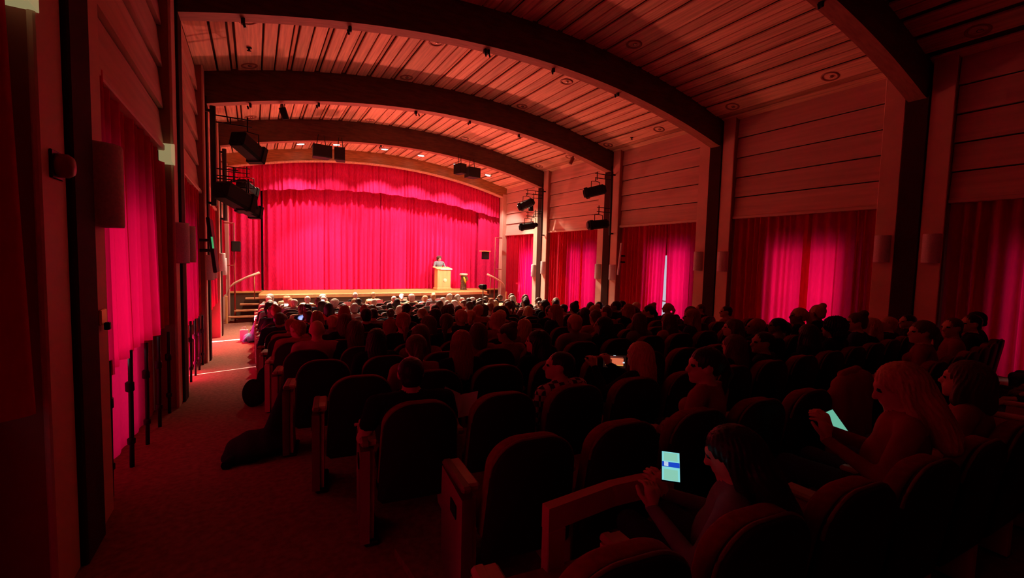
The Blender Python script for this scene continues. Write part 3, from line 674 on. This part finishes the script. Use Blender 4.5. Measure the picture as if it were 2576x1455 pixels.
def hand(wr,dr,up,s,curl=.5,m=0,lead=None):
    # palm, four bent fingers of different lengths, thumb from the side of the palm
    dr=np.array(dr,float); dr/=np.linalg.norm(dr); up=np.array(up,float); up-=dr*(up@dr); up/=np.linalg.norm(up); sd=np.cross(dr,up)*s
    w_=np.array(wr); P=lambda a,b,c: tuple(w_+a*dr+b*sd+c*up)
    o=[('c',P(.0,0,0),P(.07,.018,0),.024,.022,m),('c',P(.0,0,0),P(.07,-.018,0),.024,.020,m)]
    for j,(b_,ln) in enumerate(((.030,.068),(.010,.076),(-.011,.070),(-.031,.055))):
        a=P(.075,b_,0); a2=P(.075+ln*.5*math.cos(curl),b_,-ln*.5*math.sin(curl)); a3=P(.075+ln*.5*math.cos(curl)+ln*.5*math.cos(2*curl),b_,-ln*.5*math.sin(curl)-ln*.5*math.sin(2*curl))
        o+=[('c',a,a2,.0095,.0085,m,'thin'),('c',a2,a3,.0085,.0075,m,'thin')]
    o+=[('c',P(.015,.028,0),P(.05,.058,-.012),.012,.010,m,'thin'),('c',P(.05,.058,-.012),P(.078,.060,-.03),.010,.0085,m,'thin')]
    return o
def body(name,h=.012,wide=1.0,yaw=0,nod=0,turn=0,pose='lap',sleeve='long',stand=False,bust=0):
    HC=np.array((0,.125,1.10)); Rm=rotz(yaw)@rotx(nod); pr=[]
    Tz=rotz(turn)
    def tt(p): q=np.array(p,float)-np.array((0,.14,0)); return tuple(Tz@q+np.array((0,.14,0)))
    W=wide
    def E(c,r,m): pr.append(('e',tt(c),r,0,m,Tz))
    def Cc(a,b_,ra,rb,m,thin=False): pr.append(('c',tt(a),tt(b_),ra,rb,m)+(('thin',) if thin else ()))
    if stand:
        HC=np.array((0,.02,1.60)); dz=.58
        E((0,0,.98),(.16*W,.11,.14),2); E((0,0,1.12),(.145*W,.10,.16),1); E((0,.0,1.30),(.165*W,.115,.18),1)
        Cc((-.14*W,0,1.41),(.14*W,0,1.41),.058,.058,1); Cc((0,0,1.42),(0,.01,1.52),.055,.052,0)
        for s in(-1,1):
            Cc((s*.09,0,.92),(s*.10,.01,.50),.088,.058,2); Cc((s*.10,.01,.50),(s*.10,-.01,.10),.058,.040,2); E((s*.10,.06,.045),(.045,.13,.045),4)
            el=(s*.27,.08,1.16); wr=(s*.17,.30,1.14)
            Cc((s*.185*W,0,1.39),el,.055,.043,1); Cc(el,wr,.043,.030,1)
    else:
        E((0,.17,.53),(.17*W,.13,.12),2); E((0,.15,.68),(.15*W,.115,.17),1); E((0,.10,.82),(.165*W,.115,.18),1)
        if bust: E((.07,.20,.82),(.06,.05,.06),1); E((-.07,.20,.82),(.06,.05,.06),1)
        Cc((-.145*W,.09,.925),(.145*W,.09,.925),.06,.06,1)
        pr.append(('c',tt((0,.095,.94)),tuple(HC-np.array((0,.01,.05))),.056,.052,0))
        for s in(-1,1):
            hip=(s*.09,.20,.52); kn=(s*.12,.58,.52); an=(s*.12,.58,.11)
            pr.append(('c',hip,kn,.085,.06,2)); pr.append(('c',kn,an,.058,.04,2)); pr.append(('e',(s*.12,.64,.045),(.045,.125,.045),0,4))
            sh=(s*.185*W,.09,.915)
            if pose=='lap': el=(s*.25*W,.13,.66); wr=(s*.12,.36,.625)
            elif pose=='rest': el=(s*.29,.12,.68); wr=(s*.27,.38,.67)
            elif pose=='phoneup': el=(s*.24,.26,.76) ; wr=(s*.09-.10,.44,.95)
            elif pose=='phonelow': el=(s*.24,.18,.68); wr=(s*.05-.03,.40,.80) if s>0 else (-.10,.41,.78)
            elif pose=='chin': el=(s*.22,.22,.70) if s<0 else (s*.25,.13,.66); wr=(s*.07,.27,.93) if s<0 else (s*.12,.36,.625)
            sm=1 if sleeve=='long' else 0
            if sleeve=='tee':
                mid=tuple(np.array(sh)*.45+np.array(el)*.55); Cc(sh,mid,.062,.056,1); Cc(mid,el,.045,.042,0)
            else: Cc(sh,el,.057,.045,1)
            Cc(el,wr,.042,.028,sm)
    pr+=head_prims(HC,Rm)
    V,Q=nets(pr,h,.022)
    # hands: finer surface, set into the wrists
    parts=[(V,Q)]; hp=[]
    for s in(-1,1):
        if stand: wr=tt((s*.17,.30,1.14)); el=tt((s*.27,.08,1.16))
        else:
            el_,wr_={'lap':((s*.25*W,.13,.66),(s*.12,.36,.625)),'rest':((s*.29,.12,.68),(s*.27,.38,.67)),'phoneup':((s*.24,.26,.76),(s*.09-.10,.44,.95)),
             'phonelow':((s*.24,.18,.68),(s*.05-.03,.40,.80) if s>0 else (-.10,.41,.78)),'chin':((s*.22,.22,.70) if s<0 else (s*.25,.13,.66),(s*.07,.27,.93) if s<0 else (s*.12,.36,.625))}[pose]
            el=tt(el_); wr=tt(wr_)
        dr=np.array(wr)-np.array(el); 
        if pose=='phoneup': dr=np.array((-.1*s,.35,.8)); 
        if pose=='phonelow': dr=np.array((-.25*s,.25,.8))
        hp=hand(wr,dr,(0,0,1) if pose in('lap','rest','chin') else (0,-1,.3),s,curl=.45 if pose in('lap','rest') else .75)
        v2,q2=nets(hp,.0055 if h<.011 else .008,.012); parts.append((v2,q2))
    allp=pr
    Vs=np.concatenate([p[0] for p in parts]); off=np.cumsum([0]+[len(p[0]) for p in parts]); Qs=np.concatenate([p[1]+o for p,o in zip(parts,off)])
    C=Vs[Qs].mean(1); best=np.full(len(C),9.); mi=np.zeros(len(C),int)
    for p in allp:
        d=prim_d(C,p); mm=p[4] if p[0]=='e' else p[5]
        if mm==3: d=d+.0045
        u=d<best; best[u]=d[u]; mi[u]=mm
    nb=len(parts[0][1]); mi[nb:]=0
    me=bpy.data.meshes.new(name); me.from_pydata(Vs.tolist(),[],Qs.tolist()); me.polygons.foreach_set('material_index',mi.tolist()); me.polygons.foreach_set('use_smooth',[True]*len(Qs)); me.update()
    for m_ in (SK[0],TOP['black'],M_JEANS,M_EYE,M_SHOE): me.materials.append(m_)
    Hm=Matrix.Translation(Vector(HC))@Matrix([list(r) for r in Rm]).to_4x4()
    return me,Hm
def groove(amp,fr):
    def f(G,F): return F+amp*np.sin(fr*np.arctan2(G[...,0],G[...,1]+.03)+3*np.sin(G[...,2]*25))*np.clip(1,0,1)
    return f
FACE=[('e',(0,.125,-.045),(.066,.085,.10),0,0),('e',(0,.05,-.16),(.06,.10,.09),0,0)]
HAIR={}
def hair_mesh(kind):
    if kind in HAIR: return HAIR[kind]
    cap=[('e',(0,-.020,.034),(.087,.104,.092),0,0)]; subs=list(FACE); amp=.0025
    if kind=='short': cap=[('e',(0,-.022,.034),(.084,.100,.089),0,0),('e',(0,-.060,-.03),(.066,.050,.06),0,0)]; subs+=[('e',(.085,.03,-.03),(.03,.05,.06),0,0),('e',(-.085,.03,-.03),(.03,.05,.06),0,0)]
    if kind=='long': cap+=[('c',(0,-.055,0),(0,-.075,-.26),.082,.075,0),('c',(.068,-.01,0),(.085,-.0,-.20),.03,.028,0),('c',(-.068,-.01,0),(-.085,0,-.20),.03,.028,0),('c',(.03,-.075,-.1),(.05,-.075,-.3),.06,.05,0),('c',(-.03,-.075,-.1),(-.05,-.075,-.3),.06,.05,0)]; amp=.004
    if kind=='bob': cap+=[('c',(0,-.045,0),(0,-.055,-.12),.088,.085,0),('c',(.07,-.0,0),(.085,.01,-.11),.032,.036,0),('c',(-.07,0,0),(-.085,.01,-.11),.032,.036,0)]; amp=.004
    if kind=='bun': cap+=[('e',(0,-.075,.115),(.048,.048,.042),0,0),('e',(0,-.07,-.03),(.06,.045,.05),0,0)]
    if kind=='tail': cap+=[('e',(0,-.06,-.02),(.062,.05,.05),0,0),('c',(0,-.115,.04),(0,-.145,-.05),.028,.034,0),('c',(0,-.145,-.05),(0,-.125,-.19),.034,.012,0)]; amp=.003
    if kind=='curly': cap=[('e',(0,-.03,.045),(.115,.125,.11),0,0),('e',(0,-.07,-.05),(.10,.075,.08),0,0)]; amp=.009
    if kind=='hood': cap=[('e',(0,-.025,.030),(.098,.112,.108),0,0),('c',(0,-.05,-.02),(0,-.04,-.15),.085,.10,0),('e',(0,-.02,.13),(.02,.02,.03),0,0)]; amp=.001
    def post(G,F):
        F=F+amp*np.sin(26*np.arctan2(G[...,0],G[...,1]+.03)+4*np.sin(G[...,2]*22))
        if kind=='curly': F=F+.008*np.sin(G[...,0]*170)*np.sin(G[...,1]*170)*np.sin(G[...,2]*170)
        if kind in('short',): F=np.maximum(F,-(G[...,2]+.075))
        return F
    V,Q=nets(cap,.0085,.02,subs,post)
    me=bpy.data.meshes.new('hair'); me.from_pydata(V.tolist(),[],Q.tolist()); me.polygons.foreach_set('use_smooth',[True]*len(Q)); me.update(); me.materials.append(HAIRC['brown']); HAIR[kind]=me; return me
BODY={}
SPEC=dict(wide=dict(wide=1.1),slim=dict(wide=.88,bust=1),slimL=dict(wide=.88,yaw=.75,turn=.12,bust=1),wideL=dict(wide=1.08,yaw=.8,turn=.1),slimR=dict(wide=.88,yaw=-.5,bust=1),chin=dict(wide=1.0,pose='chin',yaw=.25,nod=-.15),
 tee=dict(h=.010,wide=1.22,pose='rest',sleeve='tee',yaw=-.08),phoneup=dict(h=.009,wide=.9,pose='phoneup',yaw=.2,turn=.15,nod=-.05),phonelow=dict(h=.009,wide=.9,pose='phonelow',yaw=.55,nod=-.42,turn=.5),stand=dict(wide=1.05,stand=True,nod=-.1,h=.011),
 prof=dict(h=.008,wide=.86,yaw=1.05,turn=.25,bust=1,pose='lap',nod=-.05),profm=dict(h=.009,wide=1.05,yaw=1.1,turn=.25,pose='lap'))
def person(proto,loc,rz,scale,hair,hcol,top,skin,label,trousers=None,group='audience in the seats'):
    if proto not in BODY: BODY[proto]=body('body',**SPEC[proto])
    me,Hm=BODY[proto]
    t=thing('person',label,'person',loc,rz,group); t.scale=(1,1,scale) if abs(scale-1)>.04 else (scale,)*3
    o=ob('body',me,parent=t)
    for i,m_ in ((0,SK[skin]),(1,TOP[top]),(2,trousers or M_JEANS)):
        o.material_slots[i].link='OBJECT'; o.material_slots[i].material=m_
    if hair!='bald':
        hm=hair_mesh(hair); g=ob('hood' if hair=='hood' else 'hair',hm,parent=t); g.matrix_local=Hm
        g.material_slots[0].link='OBJECT'; g.material_slots[0].material=TOP['rose'] if hair=='hood' else HAIRC[hcol]
    return t
def seatname(k,i): return 'seat %s of row %s from the stage'%(['one','two','three','four','five','six','seven','eight','nine','ten','eleven','twelve','thirteen','fourteen','fifteen','sixteen','seventeen'][i],['one','two','three','four','five','six','seven','eight','nine','ten','eleven','twelve','thirteen','fourteen','fifteen','sixteen','seventeen','eighteen','nineteen'][NR-k-1])
HERO={ # (row,seat): x, z scale, proto, hair, hair colour, top, skin, label
(2,0):(.86,.93,'tee','short','black','black',0,'man with cropped dark hair in black short-sleeved shirt in the second nearest aisle seat'),
(5,0):(.58,.97,'wide','bald','brown','greypink',0,'bald man in greyish pink shirt in an aisle seat, seen from behind'),
(5,1):(.98,.96,'slim','long','brown','black',0,'woman with long brown hair beside the bald man'),
(4,1):(1.02,.93,'slim','long','black','black',0,'person with long black hair and dark top, right behind the long brown-haired woman'),
(4,2):(1.45,.95,'slim','long','brown','rose',0,'person with long hair and pinkish top beside the black-haired one'),
(3,1):(1.14,.95,'slim','tail','brown','rose',0,'person with ponytail and pinkish top behind the pink-topped long-haired one'),
(3,2):(1.52,.97,'slim','long','red','black',0,'person with long auburn hair and dark top, back to the camera'),
(4,3):(2.08,.94,'slim','bob','brown','rose',0,'person with bobbed brown hair and pinkish top behind the empty middle seats'),
(4,4):(2.42,.92,'slimL','bun','brown','rose',0,'person with upswept bun in pinkish top, head turned left'),
(5,5):(3.15,.90,'slim','long','blond','rose',0,'person with long light hair and pinkish top beyond the one with a bun'),
(3,3):(2.28,.94,'slimL','long','black','black',0,'person with long black hair turned left near the middle seats'),
(2,2):(1.97,.90,'profm','short','black','plaid',0,'person in a plaid shirt lying back and facing left'),
(2,4):(2.72,.93,'phoneup','long','blond','black',0,'blond person in black holding up a phone to film the stage'),
(1,3):(2.55,1.0,'prof','tail','black','rose',0,'young person in profile with tied dark hair and pinkish top'),
(2,6):(4.40,.92,'profm','short','black','black',1,'man in profile with short black hair beyond the draped jacket'),
(2,5):(3.95,.92,'slim','long','brown','black',0,'person with long brown hair behind the profile girl'),
(0,3):(2.90,1.03,'phonelow','long','blond','wine',0,'blond person in dark red top reading a green-lit phone'),
(0,1):(1.64,.90,'phonelow','long','black','grey',0,'person with long dark hair holding a bright blue-lit phone'),
(1,11):(7.10,1.0,'profm','short','brown','wine',0,'person in dark red top in profile near the right wall'),
(1,12):(7.95,1.0,'wideL','short','black','black',0,'person with short black hair near the right edge of the hall'),
(2,9):(5.82,.98,'wide','curly','black','black',2,'person with big curly black hair among the rear right seats'),
(1,9):(6.0,1.02,'slimL','tail','brown','wine',0,'person with ponytail in dark red top in the rear right seats'),
}
EMPTY={(3,0),(2,1),(1,0),(1,1),(1,2),(0,0),(0,2),(1,4),(1,5),(2,3),(4,0),(2,7),(3,4),(3,5),(1,6),(1,7),(1,8),(3,6)}
PACK={k:v for k,v in HERO.items()}
for (k,i),(x,y,rz) in SEATS.items():
    z=fl(y+.25)
    if (k,i) in HERO:
        hx,s_,pro,ha,hc,tp,skn,lab=HERO[(k,i)]
        if (k,i)==(5,0): pass
        person(pro,(hx,y+.03,z),rz,s_,ha,hc,tp,skn,lab,group=None); continue
    if (k,i) in EMPTY: continue
    r=NR-k    # row number from the stage
    occ=.78
    if r<=3: occ=.5
    elif r<=6: occ=.62
    elif r<=9: occ=.7
    if k<6: occ=.6
    if k<4 and i>10: occ=.7
    if i==0 and r>5: occ=.9
    if random.random()>occ: continue
    if r<=4: hc=random.choice(['grey','grey','blond','grey','brown']); tp=random.choice(['cream','cream','white','brown','grey','greypink','black'])
    elif r<=8: hc=random.choice(['grey','brown','black','blond','black','brown']); tp=random.choice(['white','red','light blue','cream','brown','black','grey','navy','green'])
    else: hc=random.choice(['brown','black','black','brown','red','blond']); tp=random.choice(['black','rose','navy','black','grey','wine','black','white' if r<11 else 'black'])
    ha=random.choice(['short','long','bob','tail','short','bun','long','curly' if random.random()<.3 else 'short'] if r>4 else ['short','short','bob','curly'])
    if (k,i)==(6,2): ha='hood'
    pro=random.choice(['wide','wide','wideL','chin'] if ha=='short' else ['slim','slim','slimL','slimR'])
    if i>8 and random.random()<.5: pro='wideL' if ha=='short' else 'slimL'
    skn=random.choice([0,0,0,1,1,2])
    hn={'short':'short','long':'long','bob':'bobbed','tail':'tied-back','bun':'pinned-up','curly':'curly','hood':'hooded'}[ha]
    hcn={'grey':'grey-white','brown':'brown','black':'black','blond':'blond','red':'auburn'}[hc]
    tpn={'greypink':'pinkish grey','rose':'dusty pink','wine':'wine red'}.get(tp,tp)
    lab='person, %s %s hair, %s top, %s'%(hn,hcn,tpn,seatname(k,i)) if ha!='hood' else 'person in pinkish pointed hood, %s'%seatname(k,i)
    person(pro,(x+random.uniform(-.07,.07),y+.03,z),rz+random.uniform(-.12,.12),random.uniform(.90,1.02),ha,hc,tp,skn,lab,trousers=M_BLUEJ if random.random()<.3 else None)
# the speaker behind the lectern
person('stand',(7.40,19.42,-1.40),PI,.885,'curly','brown','grey',0,'curly-haired speaker in grey jacket standing behind the lectern',group=None)

# ---------------------------------------------------------------- phones and carried things
def phone(name,loc,rot,w_,h_,lab,content):
    t=thing(name,lab,'phone',loc); t.rotation_euler=rot
    ob('case',MB().box((0,0,0),(w_,.009,h_),bev=.003),M_BLACK,parent=t)
    s=ob('screen',MB().box((0,-.0052,0),(w_*.93,.001,h_*.93)),content[0],parent=t)
    for (x,z,a,c,m_) in content[1]:
        ob('screen_area',MB().box((x*w_,-.0062,z*h_),(a*w_,.001,c*h_)),m_,parent=s)
def em(n,c,s): return mat(n,(0,0,0),.3,emit=c,estr=s)
fwd=lambda p: math.atan2(-p[0],p[1])
phone('phone',(1.49,1.20,-.84),(-.70,.0,-.80),.075,.125,'lit phone with blue and green screen held by the front dark-haired person',
 (em('screen_cyan',(.25,.75,.75),.9),[(0,.30,.72,.26,em('screen_mint',(.30,.72,.55),.8)),(0,-.28,.72,.34,em('screen_mint',(.30,.72,.55),.8)),(0,.05,.92,.16,em('screen_blue',(.01,.06,.55),1.0)),(-.24,.06,.22,.14,em('screen_white',(.7,.85,.95),.9))]))
phone('phone',(2.76,2.88,-.87),(.05,0,-.70),.21,.125,'phone held sideways showing the orange-lit stage on its screen',
 (em('screen_dark',(.03,.008,.006),.5),[(0,.0,.74,.50,em('screen_orange',(.75,.16,.07),.9)),(0,-.27,.74,.05,em('screen_yellow',(.9,.45,.08),.9)),(0,.33,.7,.05,em('screen_brown',(.25,.04,.03),.8)),(.02,-.22,.08,.08,em('screen_dark',(.03,.008,.006),.5)),(.38,-.05,.08,.10,em('screen_white',(.7,.85,.95),.9)),(0,.43,.10,.04,em('screen_white',(.7,.85,.95),.9))]))
phone('phone',(3.12,1.30,-.96),(-.5,-.62,-1.0),.075,.16,'green-lit phone tilted in the hand of the blond person',
 (em('screen_mint2',(.18,.60,.42),.75),[(0,-.40,.8,.10,em('screen_grey',(.5,.55,.5),.7))]))
# a sheet of paper on somebody's lap
t=thing('folded_paper','pale lilac-lit folded sheet between the seats behind the black-shirted man','paper',(1.22,2.80,-1.0)); t.rotation_euler=(.6,.1,-.5)
ob('sheet',MB().box((-.05,0,0),(.13,.20,.004),Matrix.Rotation(.5,3,'Y')).box((.07,0,-.01),(.14,.20,.004),Matrix.Rotation(-.5,3,'Y')),mat('lilac_lit_paper',(.45,.38,.50),.8),parent=t)  # white sheet, lilac light put into its colour
# jacket draped over a seat in the nearest full row
def sdf_thing(prims,h,k,m,name,post=None,parent=None):
    V,Q=nets(prims,h,k,(),post); me=bpy.data.meshes.new(name); me.from_pydata(V.tolist(),[],Q.tolist()); me.polygons.foreach_set('use_smooth',[True]*len(Q)); me.update(); return ob(name,me,m,parent=parent)
jx,jy=SEATS[(1,5)][0]-.08,SEATS[(1,5)][1]
t=thing('jacket','dark red jacket draped over a seat back in the second nearest row','jacket',(jx,jy-.02,fl(jy)))
wr_=lambda G,F: F+.006*np.sin(G[...,0]*38+2*np.sin(G[...,2]*9))
sdf_thing([('c',(-.16,-.08,.90),(.16,-.08,.92),.07,.075,0),('e',(-.02,-.10,.70),(.24,.075,.26),0,0),('e',(-.06,-.10,.45),(.22,.07,.22),0,0),('c',(-.20,-.09,.84),(-.27,-.10,.40),.055,.045,0),('c',(.2,-.09,.84),(.24,-.1,.5),.05,.045,0)],.012,.04,mat('dark_red_jacket',(.30,.035,.03),.9),'shell',wr_,t)
sdf_thing([('c',(-.10,-.06,.97),(.12,-.06,.985),.035,.035,0)],.01,.02,mat('dark_red_jacket',(.30,.035,.03),.9),'collar',None,t)
# coats and bags on the aisle side
def coat(loc,sx,lab,name,m,prs):
    t=thing(name,lab,'bag' if 'bag' in name or 'pack' in name else 'coat',loc); sdf_thing(prs,.014,.05,m,'cloth' if name=='coat' else 'bag_body',wr_,t); return t
t=coat((.02,4.62,fl(4.6)),1,'dark coat spilling from an aisle seat onto the carpet','coat',TOP['black'],[('e',(0,0,.09),(.26,.30,.09),0,0),('c',(.12,.05,.12),(.27,.1,.55),.10,.08,0),('e',(-.14,-.12,.05),(.16,.16,.05),0,0)])
ob('sleeve',MB().tube([(-.1,-.1,.08),(-.2,-.2,.06),(-.25,-.3,.05)],[.05,.045,.04],8),TOP['black'],parent=t)
t=coat((-.02,6.6,fl(6.6)),1,'dark backpack standing on the aisle carpet beside the seats','backpack',TOP['black'],[('e',(0,0,.17),(.14,.12,.18),0,0),('e',(0,-.07,.12),(.11,.07,.10),0,0),('e',(.12,.1,.28),(.10,.10,.2),0,0)])
ob('strap',MB().tube([(-.05,.05,.32),(-.10,.12,.25),(-.08,.14,.08)],.014,6),M_METAL,parent=t)
t=coat((-.12,13.9,fl(13.9)),1,'light blue denim jacket heaped beside the aisle seat near the stage','coat',M_BLUEJ,[('e',(0,0,.12),(.18,.2,.12),0,0),('c',(.05,0,.15),(.22,.1,.62),.09,.10,0)])
ob('sleeve',MB().tube([(-.02,-.1,.2),(-.12,-.16,.1),(-.16,-.2,.05)],[.05,.045,.04],8),M_BLUEJ,parent=t)
t=thing('paper_bag','white paper bag standing by the blue denim jacket in the aisle','bag',(-.27,14.15,fl(14.15)+.0))
ob('bag_body',MB().box((0,0,.16),(.20,.12,.32),bev=.01),M_WHITE,parent=t); ob('handle',MB().tube([(-.05,0,.32),(-.03,0,.40),(.03,0,.40),(.05,0,.32)],.008,6),M_WHITE,parent=t)
# flat frame beside the rearmost aisle seats
t=thing('bench_frame','flat red-edged frame rail with upright beside the rearmost aisle seat','frame',(0,0,0))
top=[(1.02,1.40),(1.2,1.41),(1.4,1.42),(1.58,1.40),(1.72,1.36)]
b=MB(); v=[];f=[]
for x,y in top: v+=[(x,y,-1.00),(x,y,-1.10),(x,y+.05,-1.10),(x,y+.05,-1.00)]
for i in range(len(top)-1):
    o=4*i; f+=[(o,o+4,o+5,o+1),(o+1,o+5,o+6,o+2),(o+2,o+6,o+7,o+3),(o+3,o+7,o+4,o)]
f+=[(0,1,2,3),(16,19,18,17)]
b.add(v,f); ob('top_rail',b,M_END,parent=t)
ob('upright',MB().box((1.065,1.425,(fl(1.4)-1.10)/2),(.09,.05,-1.10-fl(1.4)),bev=.004),M_END,parent=t)
ob('foot',MB().box((1.065,1.425,fl(1.4)+.012),(.14,.30,.024),bev=.006),M_METAL,parent=t)
# carpeted kick step under the rear aisle seats
t=thing('carpet_step','low carpeted step edge under the nearest aisle seats','step',(0,0,0))
ob('step_body',MB().prism([(.86,.9),(.70,2.5),(.74,2.56),(1.5,2.4),(1.5,.9)],fl(1.5)-.04,fl(1.5)+.03,plane='xy'),M_CARPET,parent=t)
# sound desk and camera tripod among the front rows
dk=SEATS[(13,9)]
t=thing('sound_desk','brown sloping table top with white papers among the front right seats','desk',(6.35,11.95,fl(12)))
ob('table_top',MB().box((0,0,.95),(.85,.45,.04),Matrix.Rotation(.2,3,'X'),bev=.01),M_TREAD,parent=t)
for q in ((-.38,-.18),(.38,-.18),(-.38,.18),(.38,.18)): ob('leg',MB().tube([(q[0],q[1],0),(q[0],q[1],.93)],.02,6),M_METAL,parent=t)
tag(ob('paper_sheet',MB().box((0,0,0),(.5,.22,.01),Matrix.Rotation(.2,3,'X')),M_WHITE,loc=(6.25,11.83,fl(12)+.95)),'white papers lying on the sloping brown table top','paper')
t=thing('camera_tripod','dark video camera on a thin pale tripod among the seats','camera',(5.55,11.1,fl(11.1)))
for a in (0,2.1,4.2): ob('leg',MB().tube([(.0,0,.95),(.25*math.cos(a),.25*math.sin(a),0)],.014,6),M_STEEL,parent=t)
ob('column',MB().tube([(0,0,.9),(0,0,1.45)],.016,8),mat('pale_green_metal',(.4,.6,.5),.4),parent=t)
ob('camera_body',MB().box((0,0,1.55),(.13,.24,.14),bev=.02).tube([(0,.12,1.55),(0,.22,1.55)],.045,12),M_BLACK,parent=t)

for n_,(k,i) in enumerate(((18,3),(18,8),(17,6),(17,10),(16,4),(15,11),(14,8),(16,1))):
    x,y,rz=SEATS[(k,i)]
    t=thing('programme_sheet','white programme sheet held up before '+seatname(k,i),'paper',(x+.05,y+.33,fl(y)+.88),rz,'white programme sheets in the front rows'); t.rotation_euler[0]=.35
    ob('sheet',MB().box((-.08,0,0),(.155,.004,.22),Matrix.Rotation(.15,3,'Z')).box((.08,0,0),(.155,.004,.22),Matrix.Rotation(-.15,3,'Z')),M_WHITE,parent=t)
# cream coats laid over seat backs near the stage
for n_,(k,i) in enumerate(((18,1),(17,2),(18,12),(17,13),(16,7),(18,6))):
    if (k,i) not in SEATS: continue
    x,y,rz=SEATS[(k,i)]
    t=thing('coat','cream coat laid over the back of '+seatname(k,i),'coat',(x,y,fl(y)),rz,'cream coats over front seats')
    if n_==0: coat_me=None
    if coat_me is None:
        o=sdf_thing([('c',(-.15,-.07,.89),(.15,-.07,.90),.07,.06,0),('e',(0,-.08,.72),(.21,.06,.18),0,0),('c',(.17,-.08,.84),(.24,-.08,.55),.045,.04,0)],.015,.04,TOP['cream'],'cloth',wr_,t); coat_me=o.data
    else: ob('cloth',coat_me,parent=t)
